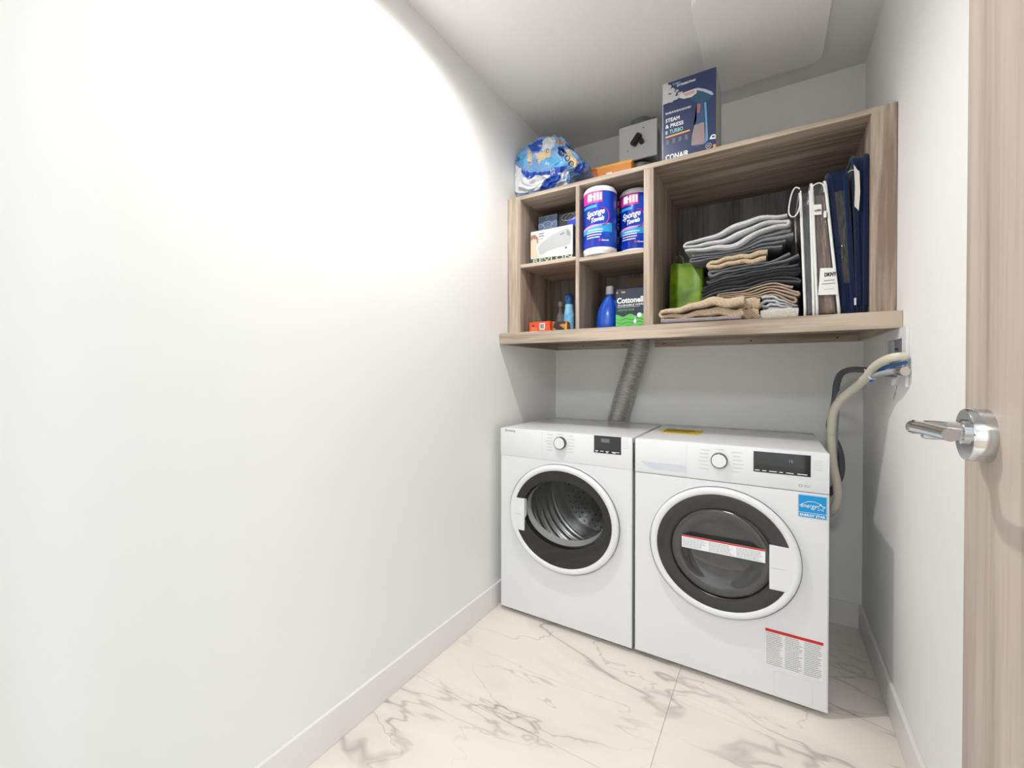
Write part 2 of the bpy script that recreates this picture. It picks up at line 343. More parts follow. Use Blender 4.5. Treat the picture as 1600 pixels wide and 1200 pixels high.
# ================================================================== DRYER + WASHER
MW, MH, MD = .615, .853, .545
def ellr(cx, cz, rx, rz, y): return ell(cx, cz, rx, rz, y)
def machine(name, label, cat, loc, cx, cz, R, sx, glass, panel_z):
    t = thing(name, label, cat, loc)
    z0 = .018
    bm = new(); bx(bm, 0, MW, .014, MD-.03, z0, MH-.022)
    bmesh.ops.delete(bm, geom=[f for f in bm.faces if f.calc_center_median().y < .0145], context='FACES')
    body = obj('body', bm, ENAMEL, t)
    # front panel with the round port
    bm = new(); n = 72; hx = R*.93*sx; hzr = R*.93
    hole = ell(cx, cz, hx, hzr, 0, n); zt = panel_z-.0008
    def edge(k):
        a = 2*PI*k/n; dx, dz = math.sin(a), math.cos(a)
        s = min((MW-cx)/dx if dx > 1e-6 else 1e9, -cx/dx if dx < -1e-6 else 1e9, (zt-cz)/dz if dz > 1e-6 else 1e9, (z0-cz)/dz if dz < -1e-6 else 1e9)
        return (cx+dx*s, 0, cz+dz*s)
    outer = [edge(k) for k in range(n)]
    for c in ((0, z0), (MW, z0), (MW, zt), (0, zt)):
        k = min(range(n), key=lambda i: (outer[i][0]-c[0])**2+(outer[i][2]-c[1])**2); outer[k] = (c[0], 0, c[1])
    sh = lambda r, y: [(x, y, z) for x, _, z in r]
    ins = [(min(max(x, .004), MW-.004), 0, min(max(z, z0+.004), zt)) for x, _, z in outer]
    rings(bm, [sh(outer, .016), sh(outer, .004), ins, hole, sh(hole, .016)])
    obj('front_panel', bm, ENAMEL, t, True, 30)
    bm = new(); bx(bm, 0, MW, 0, .03, panel_z+(.0008 if cat == 'washer' else -.001), MH-.002, .003, 2); cp = obj('control_panel', bm, PLASTIC, t, True)
    bm = new(); bx(bm, .001, MW-.001, .008, MD-.07, MH-.022, MH, .006, 3); obj('top_panel', bm, ENAMEL, t, True)
    bm = new(); bx(bm, .004, MW-.004, MD-.068, MD, MH-.022, MH-.001, .004, 2); obj('rear_trim', bm, mat('trim_grey', (196, 197, 198), .4), t, True)
    for fx in (.045, MW-.045):
        for fy in (.05, MD-.09): obj('foot', lathe(new(), [(.018, 0), (.02, .004), (.02, .012), (.012, .013), (.012, .03)], fx, fy, 20), RUBBER, t, True)
    bm = new(); bx(bm, .02, MW-.02, .03, MD-.06, .010, .02); obj('base_pan', bm, mat('base_dark', (70, 72, 74), .6), t)
    # door
    rx, rz = R*sx, R
    bm = new(); rings(bm, [ellr(cx, cz, rx*.985, rz*.985, .004), ellr(cx, cz, rx, rz, -.004), ellr(cx, cz, rx, rz, -.016), ellr(cx, cz, rx*.985, rz*.985, -.026), ellr(cx, cz, rx*.955, rz*.955, -.030), ellr(cx, cz, rx*.90, rz*.90, -.028), ellr(cx, cz, rx*.885, rz*.885, -.024), ellr(cx, cz, rx*.88, rz*.88, 0)])
    door = obj('door', bm, PLASTIC, t, True, 60)
    bm = new(); rings(bm, [ellr(cx, cz, rx*1.004, rz*1.004, -.012), ellr(cx, cz, rx*1.006, rz*1.006, -.0155), ellr(cx, cz, rx*1.004, rz*1.004, -.019)]); obj('seam', bm, mat('seam_grey', (96, 98, 106), .4), door, True)
    gx, gz, grx, grz = glass
    bm = new(); rings(bm, [ellr(cx, cz, rx*.887, rz*.887, -.025), ellr((cx+gx)/2, (cz+gz)/2, (rx*.887+grx)/2, (rz*.887+grz)/2, -.024), ellr(gx, gz, grx, grz, -.021), ellr(gx, gz, grx*.985, grz*.985, -.012), ellr(gx, gz, grx*.97, grz*.97, .012)])
    obj('tinted_rim', bm, BLACKG, door, True, 40)
    return t, door, cp
def knob(t, cx, cz, y=-.002):
    k = bpy.data.objects; bm = new()
    rings(bm, [ell(cx, cz, .027, .027, .002, 40), ell(cx, cz, .027, .027, -.014, 40), ell(cx, cz, .0262, .0262, -.0175, 40)], False, True); o = obj('knob', bm, mat('knob_rim', (72, 74, 82), .25), t, True)
    bm = new(); rings(bm, [ell(cx, cz, .0236, .0236, -.012, 40), ell(cx, cz, .0236, .0236, -.0185, 40), ell(cx, cz, .0225, .0225, -.0195, 40)], False, True); obj('knob_face', bm, PLASTIC, o, True)
    poly(o, rect(cx-.0012, cx+.0012, cz+.016, cz+.026), PRINTW, -.0202, 'pointer')
def dial_marks(t, cx, cz):
    bm = new()
    for s in (-1, 1):
        for i in range(6):
            z = cz+.030-.0135*i; x0 = cx+s*(.036+.004*math.sin(i/5*PI)); w = random.uniform(.022, .034)
            a, b = sorted((x0, x0+s*w)); put(bm, (rect(a, b, z, z+.0022), [(0, 1, 2, 3)]), front(-.0004))
    put(bm, (rect(cx-.012, cx+.012, cz+.036, cz+.038), [(0, 1, 2, 3)]), front(-.0004))
    obj('programme_marks', bm, mat('print_pale', (196, 199, 206), .6), t)['kind'] = 'stuff'
GLASS = clear('dryer_glass', (.93, .94, .94), ior=1.4)
# ---------------- dryer
dl = (-1.0775, 1.667, 0); dx = dl[0]
dry, ddoor, dcp = machine('tumble_dryer', 'white front-loading tumble dryer with clear glass porthole against the left wall', 'dryer', dl, -.7605-dx, .4855, .2315, 1.095, (-.757-dx, .505, .187, .143), .726)
cx, cz = -.7605-dx, .4855
gx, gz, grx, grz = -.757-dx, .505, .187, .143
obj('glass', rings(new(), [ell(gx, gz, grx*.972, grz*.972, .0), ell(gx, gz, grx*.6, grz*.6, -.003), ell(gx, gz, grx*.25, grz*.25, -.004)], False, True), GLASS, ddoor, True)
hp = new(); bx(hp, -.997-dx, -.934-dx, -.0284, -.004, .405, .547, .0012, 1); obj('handle_plate', hp, PLASTIC, ddoor, True)
hp = new(); bx(hp, -.982-dx, -.95-dx, -.0290, -.0280, .475, .4765); obj('grip_line', hp, mat('grip_line', (190, 192, 195), .4), ddoor)
# drum behind the port
dcx, dcz = .3085, .47
obj('drum_lip', rings(new(), [ell(gx, gz, grx*.968, grz*.968, .002), ell(gx+.004, gz+.010, grx*.95, grz*.90, .022), ell(gx+.004, gz+.008, grx*.96, grz*.92, .03), ell(dcx, dcz, .262, .262, .065)]), mat('lip_plastic', (225, 222, 214), .35), dry, True)
prof = []; y = .066
while y < .45:
    prof += [(.262, y), (.262, y+.018), (.256, y+.022), (.262, y+.026)]; y += .06
prof += [(.262, .468)]
obj('drum', rings(new(), [ell(dcx, dcz, r, r, yy) for r, yy in prof]), STEEL, dry, True, 60)
bm = new(); rings(bm, [ell(dcx, dcz, .262, .262, .468), ell(dcx, dcz, .20, .20, .478), ell(dcx, dcz, .19, .19, .466), ell(dcx, dcz, .03, .03, .466)], False, True)
dback = obj('drum_back', bm, STEEL, dry, True, 40)
bm = new()
for k in range(5):
    for i in range(10+6*k):
        a = 2*PI*i/(10+6*k); r = .05+.03*k; put(bm, (disc(dcx+r*math.cos(a), dcz+r*math.sin(a), .005, n=8), [tuple(range(8))]), front(.4655))
obj('perforation', bm, mat('perforation_dark', (40, 40, 42), .6), dback)['kind'] = 'stuff'
for a in (20, 140, 260):
    a = math.radians(a); bm = new(); ux, uz = math.cos(a), math.sin(a); tx, tz = -uz, ux
    def pt(r, w, y): return (dcx+ux*r+tx*w, y, dcz+uz*r+tz*w)
    rings(bm, [[pt(.262, -.035, y), pt(.225, -.012, y), pt(.225, .012, y), pt(.262, .035, y)] for y in (.09, .12, .42, .46)], True, True); obj('drum_paddle', bm, STEEL, dry, True, 30)
knob(dcp, -.769-dx, .8075); dial_marks(dcp, -.771-dx, .8075)
dsp = obj('display', bx(new(), -.619-dx, -.506-dx, -.0012, .004, .782, .852, .0005, 1), mat('display_dark', (58, 58, 62), .12), dcp)
poly(dsp, rect(-.589-dx, -.553-dx, .826, .841), mat('lcd_grey', (112, 114, 114), .3), -.0016, 'screen')
poly(dsp, rect(-.619-dx, -.506-dx, .782, .7955), mat('display_strip', (34, 34, 38), .2), -.0015, 'key_strip')
bm = new()
for a, b, z in ((-.615, -.600, .789), (-.593, -.577, .7885), (-.570, -.555, .789), (-.545, -.512, .7885), (-.611, -.604, .785), (-.567, -.560, .7845), (-.540, -.528, .785)):
    put(bm, (rect(a-dx, b-dx, z, z+.0026), [(0, 1, 2, 3)]), front(-.0019))
obj('key_print', bm, PRINTW, dsp)
text(dcp, 'Blomberg', -1.052-dx, .8385, .0125, mat('print_slate', (118, 122, 132), .5), bold=.0002, width=.054)
lines(dcp, -.499-dx, -.474-dx, .806, .849, 6, mat('print_pale', (196, 199, 206), .6), -.0004, .2)
poly(dcp, rect(-.8595-dx, -.8585-dx, .728, .851), mat('hairline', (205, 206, 209), .5), -.0004, 'panel_joint')
# ---------------- washer
wl = (-.4525, 1.672, 0); wx = wl[0]
wash, wdoor, wcp = machine('washing_machine', 'white front-loading washing machine with dark porthole and blue star sticker', 'washer', wl, -.149-wx, .4775, .2285, 1.052, (-.149-wx, .4745, .169, .161), .7205)
gx, gz = -.149-wx, .4745
smoky = mat('smoked_glass', (62, 62, 62), .05, coat=.5, vary=.35, vscale=30)
bm = new(); rings(bm, [ell(gx, gz, .167, .159, -.012), ell(gx, gz, .160, .153, -.019), ell(gx, gz, .150, .143, -.022), ell(gx, gz, .128, .122, -.020), ell(gx, gz, .116, .110, -.012), ell(gx, gz, .09, .085, -.006), ell(gx, gz, .04, .038, -.003)], False, True)
gl = obj('glass_bowl', bm, smoky, wdoor, True, 60)
bm = new(); rings(bm, [ell(gx, gz, .1695, .1615, -.0205), ell(gx, gz, .1675, .1595, -.0235), ell(gx, gz, .1645, .1565, -.0215)]); obj('bowl_bead', bm, mat('bead_dark', (52, 48, 45), .2), wdoor, True, 60)
hp = new(); bx(hp, .000-wx, .072-wx, -.0284, -.004, .391, .537, .0012, 1); obj('handle_plate', hp, PLASTIC, wdoor, True)
hp = new(); bx(hp, .008-wx, .048-wx, -.0290, -.0280, .4625, .464); obj('grip_line', hp, mat('grip_line', (190, 192, 195), .4), wdoor)
st = obj('warning_strip', bx(new(), -.2745-wx, -.0115-wx, -.0252, -.0240, .4725, .517), PRINTW, wdoor); st['label'] = 'white warning strip with red top edge'
poly(st, rect(-.2745-wx, -.0115-wx, .5115, .517), PRINTR, -.0256, 'red_edge')
for i in range(3): lines(st, -.271+.087*i-wx, -.189+.087*i-wx, .475, .509, 7, PRINTG, -.0256, .3)
knob(wcp, -.1535-wx, .798); dial_marks(wcp, -.151-wx, .799)
dsp = obj('display', bx(new(), -.048-wx, .113-wx, -.0012, .004, .771, .841, .0005, 1), mat('display_black', (18, 20, 26), .06, coat=.4), wcp)
bm = new()
for a, b in ((-.044, -.030), (-.022, -.010), (-.002, .020), (.027, .037), (.046, .066), (.077, .104)): put(bm, (rect(a-wx, b-wx, .776, .7785), [(0, 1, 2, 3)]), front(-.0016))
obj('key_print', bm, PRINTW, dsp)
text(dsp, '15', .052-wx, .812, .014, mat('lcd_glow', (150, 170, 180), .4), y=-.0017)
text(wcp, 'Blomberg', -.398-wx, .8265, .0125, mat('print_slate', (118, 122, 132), .5), bold=.0002, width=.054)
lines(wcp, .119-wx, .146-wx, .793, .829, 5, mat('print_pale', (196, 199, 206), .6), -.0004, .22)
dr_ = obj('detergent_drawer', bx(new(), -.447-wx, -.262-wx, -.0012, .004, .726, .848, .002, 2), PLASTIC, wcp, True)
prism_pts = [(-.428-wx, .7655), (-.264-wx, .7655), (-.264-wx, .7395), (-.385-wx, .7395), (-.41-wx, .749)]
bm = new(); prism(bm, prism_pts, -.0016, -.0008); obj('finger_slot', bm, mat('slot_shadow_grey', (206, 210, 220), .5), dr_)
lg = poly(wcp, disc(.086-wx, .7405, .0055, .0045), PRINTG, -.0004, 'approval_mark'); poly(lg, disc(.086-wx, .7405, .0035, .0026), PLASTIC, -.0007); lines(lg, .095-wx, .113-wx, .736, .745, 3, PRINTG, -.0005, .35)
# energy sticker
es = obj('energy_sticker', bx(new(), .0795-wx, .1565-wx, -.0008, .002, .6385, .7125), mat('sticker_blue', (0, 150, 214), .45), wash); es['label'] = 'square sky blue sticker with white star emblem'
ex, ez = .0795-wx, .6385
def stroke(pts, w): return tube(new(), [(ex+a, -.0010, ez+b) for a, b in pts], w, 6)
obj('border', tube(new(), [(ex+a, -.0008, ez+b) for a, b in ((.0012, .0012), (.0758, .0012), (.0758, .0728), (.0012, .0728), (.0012, .0012))], .0006, 6), PRINTW, es)
obj('divider_line', stroke([(.001, .0165), (.076, .0165)], .0006), PRINTW, es)
text(es, 'ENERGY STAR', ex+.0385, ez+.0050, .0105, PRINTW, y=-.0012, align='CENTER', bold=.0003, width=.068)
obj('arc', stroke([(.004+.068*k/20, .044+.0225*math.sin(PI*(.08+.84*k/20))-.012) for k in range(21)], .0008), PRINTW, es)
text(es, 'energy', ex+.006, ez+.033, .0205, PRINTW, y=-.0012, shear=.35, width=.044)
sp = []
for k in range(11):
    r = .0125 if k % 2 == 0 else .0054; a = PI/2+PI*k/5; sp.append((.0605+r*math.cos(a), .0375+r*math.sin(a)))
obj('star', stroke(sp, .0008), PRINTW, es)
# warning label
wlb = obj('warning_label', bx(new(), -.0105-wx, .149-wx, -.0006, .002, .118, .2445), mat('label_paper', (236, 236, 236), .5), wash); wlb['label'] = 'paper warning label with red header bar'
poly(wlb, rect(-.0105-wx, .149-wx, .2345, .2445), PRINTR, -.0010, 'red_edge')
for i in range(3): lines(wlb, -.007+.053*i-wx, .041+.053*i-wx, .123, .2325, 18, PRINTG, -.0010, .35)
bm = new(); q = rrect(.015-wx, .121-wx, .028, .108, .008, 4); tube(bm, [(x, 0, z) for x, z in q]+[(q[0][0], 0, q[0][1])], .0007, 6)
obj('filter_flap', bm, mat('flap_line', (214, 215, 219), .4), wash)
# yellow energy guide lying on top of the washer
eg = obj('guide_label', bx(new(), -.405, -.250, 1.885, 2.03, MH+.0004, MH+.0016), mat('label_yellow', (226, 190, 40), .5)); tag(eg, 'yellow energy guide sheet lying on top of the washing machine', 'label')
lines(eg, -.395, -.26, 1.90, 2.015, 9, PRINTK, f=lambda a, b: (a, b, MH+.0019), fill=.42)

# ================================================================== VENT DUCT, DAMPER
FOIL = mat('duct_foil', (226, 225, 222), .3, metal=.8, bump=1.0, bscale=150)
def corrugated(pts, r, pitch=.0105, amp=.0045, seg=28):
    P = spline(pts, 40); L = [0]
    for a, b in zip(P, P[1:]): L.append(L[-1]+(b-a).length)
    out = []; s = 0; j = 0
    while s < L[-1]:
        while L[j+1] < s: j += 1
        out.append(P[j].lerp(P[j+1], (s-L[j])/(L[j+1]-L[j]))); s += pitch/4
    return tube(new(), out, r, seg, False, rf=lambda i: r+amp*(0, 1, 0, -1)[i % 4]+.0012*noise.noise(Vector((i*.37, 0, 0))))
du = obj('flexible_duct', corrugated([(-.765, 2.288, .62), (-.74, 2.289, .76), (-.713, 2.289, .87), (-.655, 2.288, 1.06), (-.602, 2.287, 1.24), (-.592, 2.288, 1.40), (-.590, 2.288, 1.65), (-.588, 2.288, 1.90), (-.588, 2.285, 2.205)], .0505), FOIL, None, True, 70)
tag(du, 'crinkled silver foil vent duct rising behind the dryer', 'duct')
db = thing('damper_box', 'grey metal damper box with black lever above the shelf unit', 'vent box', (-.588, D, 2.13))
GREYM = mat('grey_painted_metal', (232, 233, 233), .45)
bm = new(); bx(bm, -.082, .082, 2.215-D, -.001, .080, .256, .002, 1); obj('housing', bm, mat('galvanised', (150, 153, 155), .4, metal=.6, bump=.2, bscale=60), db)
bm = new(); bx(bm, -.097, .097, 2.205-D, 2.216-D, .076, .260, .002, 1); cv = obj('cover_plate', bm, GREYM, db)
BLK = mat('black_plastic', (38, 38, 40), .45)
bm = new(); r_ = bmesh.ops.create_cube(bm, size=1)['verts']
for v in r_: v.co = Vector((v.co.x*.030, v.co.y*.022, v.co.z*.062))
bmesh.ops.bevel(bm, geom=bm.edges[:], offset=.004, segments=2, affect='EDGES')
bmesh.ops.rotate(bm, verts=bm.verts[:], cent=(0, 0, 0), matrix=Matrix.Rotation(math.radians(38), 3, 'Y')); bmesh.ops.translate(bm, verts=bm.verts[:], vec=(-.004, 2.193-D, .172))
obj('lever', bm, BLK, cv)
obj('lever_pivot', rings(new(), [ell(.022, .157, .012, .012, 2.206-D, 20), ell(.022, .157, .012, .012, 2.184-D, 20)], False, True), BLK, cv, True)
for x, z in ((-.05, .130), (.03, .228)): obj('screw', rings(new(), [ell(x, z, .0035, .0035, 2.206-D, 12), ell(x, z, .0028, .0028, 2.203-D, 12)], False, True), mat('screw_metal', (120, 120, 122), .3, metal=1), cv)
obj('round_collar', lathe(new(), [(.054, .25), (.054, .272), (.060, .275), (.060, .286), (.054, .290), (.054, H-2.131)], 0, 2.288-D, 32, False, False), mat('galvanised', (150, 153, 155), .4), db, True)
wire = spline([(.056, 2.28-D, .285), (.07, 2.25-D, .29), (.085, 2.23-D, .275), (.092, 2.225-D, .255)], 5); obj('cable', tube(new(), wire, .0025, 6), BLK, db, True)

# ================================================================== THINGS ON TOP
from mathutils.bvhtree import BVHTree
# ---- crumpled bag of rolls
BY = 1.945
def bag_px(x, y): p = pY(790+.1*x, 200+.1*y, BY-.07); return (p.x, p.z)
outline = [(100, 1075), (118, 850), (112, 560), (115, 470), (190, 385), (300, 305), (430, 240), (560, 160), (650, 120), (770, 122), (880, 170), (960, 250), (1060, 350), (1140, 410), (1160, 500), (1205, 535), (1200, 600), (1150, 660), (1020, 690), (1000, 800), (950, 890), (760, 960), (560, 1000), (330, 1060)]
OP = [bag_px(*p) for p in outline]
bcx = sum(p[0] for p in OP)/len(OP); bcz = 2.12
def radius(a):                     # outline distance from the centre in direction a
    dxx, dzz = math.cos(a), math.sin(a); best = .05
    for (x0, z0), (x1, z1) in zip(OP, OP[1:]+OP[:1]):
        ex_, ez_ = x1-x0, z1-z0; den = dxx*ez_-dzz*ex_
        if abs(den) < 1e-9: continue
        t_ = ((x0-bcx)*ez_-(z0-bcz)*ex_)/den; s_ = ((x0-bcx)*dzz-(z0-bcz)*dxx)/den
        if t_ > 0 and -1e-6 <= s_ <= 1+1e-6: best = max(best, t_)
    return best
RT = [radius(2*PI*k/180) for k in range(180)]
RT = [(RT[k-1]+2*RT[k]+RT[(k+1) % 180])/4 for k in range(180)]
bm = new(); bmesh.ops.create_icosphere(bm, subdivisions=6, radius=1)
for v in bm.verts:
    c = v.co.copy(); a = math.atan2(c.z, c.x) % (2*PI); k = a/(2*PI)*180; i = int(k) % 180; f_ = k-int(k); R_ = RT[i]*(1-f_)+RT[(i+1) % 180]*f_
    h_ = math.hypot(c.x, c.z); hh = min(1, h_*1.12)**.72
    n1 = noise.noise(c*3.1+Vector((4, 2, 9))); n2 = noise.noise(c*8); rdg = 1-2*abs(noise.noise(c*4.3+Vector((1, 7, 3)))); rdg2 = 1-2*abs(noise.noise(c*9.5))
    yy = c.y*.115*(abs(c.y)**-.25 if c.y else 1)
    amp = .02*n1+.006*n2+.018*rdg+.006*rdg2-.016
    q = Vector((bcx+math.cos(a)*R_*hh, BY+yy, bcz+math.sin(a)*R_*hh)); nrm = Vector((c.x, c.y*1.2, c.z)).normalized()
    q += nrm*amp*(.35+.65*abs(c.y)**.5)
    v.co = Vector((max(q.x, XL+.004), q.y, max(q.z, ZT+.0015)))
pat = [('bag_white', (232, 234, 240), [(140, 560), (250, 640), (260, 740), (370, 800), (480, 740), (690, 700), (700, 740), (560, 860), (540, 960), (330, 1010), (60, 1110), (90, 600)]),
 ('bag_royal', (20, 72, 178), [(245, 650), (360, 690), (560, 690), (700, 660), (760, 620), (980, 590), (900, 680), (780, 740), (700, 720), (480, 740), (390, 800), (300, 760), (260, 720)]),
 ('bag_royal', (20, 72, 178), [(700, 740), (820, 720), (880, 740), (800, 860), (740, 940), (560, 1010), (530, 970), (560, 860), (640, 800)]),
 ('bag_cyan', (96, 180, 232), [(560, 520), (740, 450), (880, 500), (980, 590), (760, 610), (600, 600)]),
 ('bag_cyan', (96, 180, 232), [(210, 390), (320, 360), (330, 560), (270, 600), (240, 520)]),
 ('bag_teal', (28, 130, 190), [(90, 470), (250, 460), (240, 510), (90, 580)]),
 ('bag_cream', (228, 204, 164), [(340, 350), (400, 370), (420, 570), (350, 560)]), ('bag_cream', (228, 204, 164), [(455, 390), (700, 350), (710, 430), (520, 540)]),
 ('bag_cream', (228, 204, 164), [(930, 350), (980, 340), (1150, 540), (1080, 610), (1010, 560)]), ('bag_brown', (178, 128, 96), [(780, 190), (840, 170), (910, 230), (890, 265), (800, 240)]),
 ('bag_royal', (20, 72, 178), [(340, 280), (560, 160), (580, 250), (520, 370), (430, 380)]), ('bag_pale', (206, 212, 220), [(580, 200), (700, 120), (770, 160), (760, 300), (700, 350), (560, 360)]),
 ('bag_navy', (16, 50, 112), [(820, 310), (900, 280), (920, 360), (860, 440), (820, 390)]), ('bag_navy', (16, 50, 112), [(930, 220), (1090, 360), (1000, 340), (930, 300)]),
 ('bag_royal', (20, 72, 178), [(1080, 610), (1240, 520), (1210, 720), (1060, 700)]), ('bag_pale', (206, 212, 220), [(820, 720), (960, 650), (1010, 690), (880, 800)]), ('bag_pale', (206, 212, 220), [(800, 860), (960, 780), (940, 900), (780, 950)])]
bmats = [mat('bag_film', (120, 164, 216), .22, coat=.3, bump=.5, bscale=45)]; idx = {}
PP = []
for nm, c_, pl_ in pat:
    if nm not in idx: idx[nm] = len(bmats); bmats.append(mat(nm, c_, .22, coat=.3, bump=.5, bscale=45))
    PP.append((idx[nm], [bag_px(*p) for p in pl_]))
def inside(x, z, P):
    r = False; j = len(P)-1
    for i in range(len(P)):
        if (P[i][1] > z) != (P[j][1] > z) and x < (P[j][0]-P[i][0])*(z-P[i][1])/(P[j][1]-P[i][1])+P[i][0]: r = not r
        j = i
    return r
for f_ in bm.faces:
    c = f_.calc_center_median(); k_ = (BY-.07)/c.y; px_, pz_ = c.x*k_, CAM_H+(c.z-CAM_H)*k_
    px_ += .006*noise.noise(c*40); pz_ += .006*noise.noise(c*40+Vector((9, 9, 9)))
    for mi, P in PP:
        if inside(px_, pz_, P): f_.material_index = mi
bvh = BVHTree.FromBMesh(bm)
bag = obj('plastic_bag', bm, bmats, None, True, 180); tag(bag, 'crumpled blue and white plastic bag of rolls on top of the shelf unit', 'bag')
def on_bag(x, y, cx_, cy_, ang, size):
    a = math.radians(ang); X_ = cx_+(x*math.cos(a)-y*math.sin(a))*1000*size; Y_ = cy_-(x*math.sin(a)+y*math.cos(a))*1000*size
    p = pY(790+.1*X_, 200+.1*Y_, BY-.07); org = Vector((0, 0, CAM_H)); dr3 = (p-org).normalized(); hit = bvh.ray_cast(org, dr3)
    return (hit[0] if hit[0] else p)-dr3*.0015
for s_, x, y, ang, sz, m_ in (('soe', 850, 400, -52, .19, PRINTK), ('r-', 990, 590, -52, .13, PRINTG), ('C', 640, 400, 25, .09, PRINTK), ('e', 345, 555, -20, .09, PRINTK), ('SS', 690, 640, -78, .10, PRINTW), ('as', 610, 560, -20, .09, PRINTW)):
    text(bag, s_, 0, 0, 1, m_, f=lambda a, b: on_bag(a, b, x, y, ang, sz))
# ---- orange pouch behind it
op = carton('snack_carton', 'bright orange carton lying on top of the shelf unit beside the bag', .21, .10, .152, (-.772, 2.01, ZT+.0005), math.radians(2), mat('carton_orange', (240, 146, 32), .4), bev=.006)
poly(op, [(.001, .002), (.055, .002), (.042, .05), (.038, .144), (.001, .149)], mat('carton_rust', (205, 96, 24), .4))
poly(op, rect(.085, .112, .070, .112), PRINTW, name='price_patch'); poly(op, rect(.001, .209, .138, .150), mat('carton_amber', (250, 180, 60), .4), name='top_band')
# ---- garment steamer carton
NAVY = mat('carton_navy', (44, 56, 96), .35)
p0 = pY(1034.5, 240, 1.835); p1 = pY(1118.5, 220, 1.835); sw = p1.x-p0.x; sh = pY(1033.5, 133, 1.835).z-ZT
sb = carton('steamer_carton', 'tall navy carton picturing a handheld steamer on top of the shelf unit', sw, .20, sh, (p0.x, 1.835, ZT+.0005), 0, NAVY)
def q(x, y):                       # print coordinates read from the photo (enlarged 7.27x), unprojected to the carton's front
    p = pY(1030+x*.1375, 95+y*.1375, 1.835); return (min(max(p.x-p0.x, .0005), sw-.0005), min(max(p.z-ZT, .0005), sh-.0005))
Q = lambda *pts: [q(*p) for p in pts]
def grey(n, c): return mat('ink_'+n, c, .45)
bm = new(); rr_ = random.Random(5)
PUFF = clear('steam_ink', (1, 1, 1), opac=.62, ior=1.01)
for i in range(46):
    t_ = rr_.random()**.8; x_ = 262-235*t_; y_ = 385+rr_.uniform(-1, 1)*(25+85*t_)-10*t_; a = q(x_, y_); r__ = .004+.013*t_*rr_.uniform(.6, 1.2)
    put(bm, ([(min(max(x, .0045), sw-.001), min(z, sh-.001)) for x, z in disc(a[0], a[1], r__, r__*.85, 14)], [tuple(range(14))]), front(-.0005-.00002*i))
obj('steam_cloud', bm, PUFF, sb)['kind'] = 'stuff'
poly(sb, Q((428, 308), (520, 322), (600, 352), (615, 385), (590, 420), (530, 475), (450, 480), (380, 460), (345, 430), (410, 400)), grey('teal', (40, 84, 112)), -.0007, 'steamer_head')
poly(sb, Q((428, 308), (520, 322), (600, 352), (618, 385), (600, 392), (500, 350), (432, 338)), grey('silver', (176, 190, 206)), -.0010, 'head_rim')
poly(sb, Q((240, 380), (330, 345), (410, 318), (430, 320), (425, 370), (370, 415), (280, 436), (240, 425)), grey('plate', (214, 204, 196)), -.0013, 'steam_plate')
poly(sb, Q((270, 380), (400, 335), (410, 365), (300, 405)), grey('plate_dark', (182, 166, 156)), -.0016, 'plate_holes')
poly(sb, Q((430, 478), (536, 474), (545, 620), (552, 760), (556, 900), (520, 950), (470, 960), (430, 980), (365, 965), (372, 860), (395, 760), (425, 670)), grey('body', (52, 82, 122)), -.0007, 'steamer_body')
poly(sb, Q((398, 735), (500, 700), (545, 730), (548, 880), (510, 945), (366, 965), (372, 860)), grey('tank', (150, 132, 134)), -.0010, 'water_tank')
poly(sb, Q((510, 478), (536, 474), (556, 900), (520, 945), (525, 760)), grey('sheen', (96, 146, 190)), -.0013, 'body_edge')
poly(sb, Q((432, 490), (470, 488), (462, 590), (430, 600)), grey('switch', (168, 96, 106)), -.0010, 'switch')
for s_, x, y, x2, m_ in (('STEAM', 72, 712, 232, PRINTW), ('& PRESS', 72, 778, 276, PRINTW), ('TURBO', 118, 832, 272, grey('aqua', (150, 206, 214)))):
    a = q(x, y); b = q(x2, y-35); text(sb, s_, a[0], a[1], .0215, m_, -.0012, bold=.0005, width=b[0]-a[0])
a = q(72, 845); poly(sb, rect(a[0], a[0]+.008, a[1], a[1]+.014), grey('aqua', (150, 206, 214)), -.0008, 'badge')
a = q(150, 285); text(sb, 'TURBO', a[0], a[1], .0095, grey('aqua', (150, 206, 214)), -.0016, bold=.0002)
a = q(200, 300); b = q(412, 210); text(sb, 'EXTREMESTEAM', a[0], a[1], .0115, PRINTW, -.0018, bold=.0003, shear=.2, width=b[0]-a[0])
a = q(72, 1125); b = q(335, 1050); text(sb, 'CONAIR', a[0], a[1]-.006, .032, PRINTW, -.0012, bold=.0009, width=b[0]-a[0])
poly(sb, Q((72, 868), (348, 782), (348, 800), (72, 886)), grey('orange', (226, 168, 88)), -.0010, 'rule')
a = q(72, 622); b = q(365, 525); lines(sb, a[0], b[0], a[1], a[1]+.009, 2, PRINTW, -.0009, .5, rag=.05)
for i in range(4):
    a = q(80+70*i, 960-20*i); lines(sb, a[0], a[0]+.013, a[1], a[1]+.02, 4, PRINTG, -.0009, .5)
a = q(560, 985); poly(sb, disc(a[0], a[1]+.006, .0105), PRINTW, -.0009, 'seal'); poly(sb, disc(a[0], a[1]+.006, .0092), NAVY, -.0012, 'seal_centre'); lines(sb, a[0]-.005, a[0]+.005, a[1]+.002, a[1]+.010, 3, PRINTW, -.0015, .4)
poly(sb, Q((570, 895), (590, 850), (620, 835), (647, 840), (647, 885)), PRINTW, -.0009, 'steam_icon'); poly(sb, Q((595, 875), (605, 855), (628, 850), (632, 872)), NAVY, -.0012, 'icon_centre')
poly(sb, Q((612, 955), (647, 945), (647, 985), (612, 995)), grey('orange', (226, 168, 88)), -.0009, 'corner_tab')
poly(sb, rect(.0006, .0042, .0006, sh-.0006), grey('edge', (170, 172, 190)), -.0008, 'spine')
o = obj('side_print', bx(new(), sw-.0002, sw+.0006, .004, .196, .004, sh-.004), grey('side', (176, 172, 162)), sb)

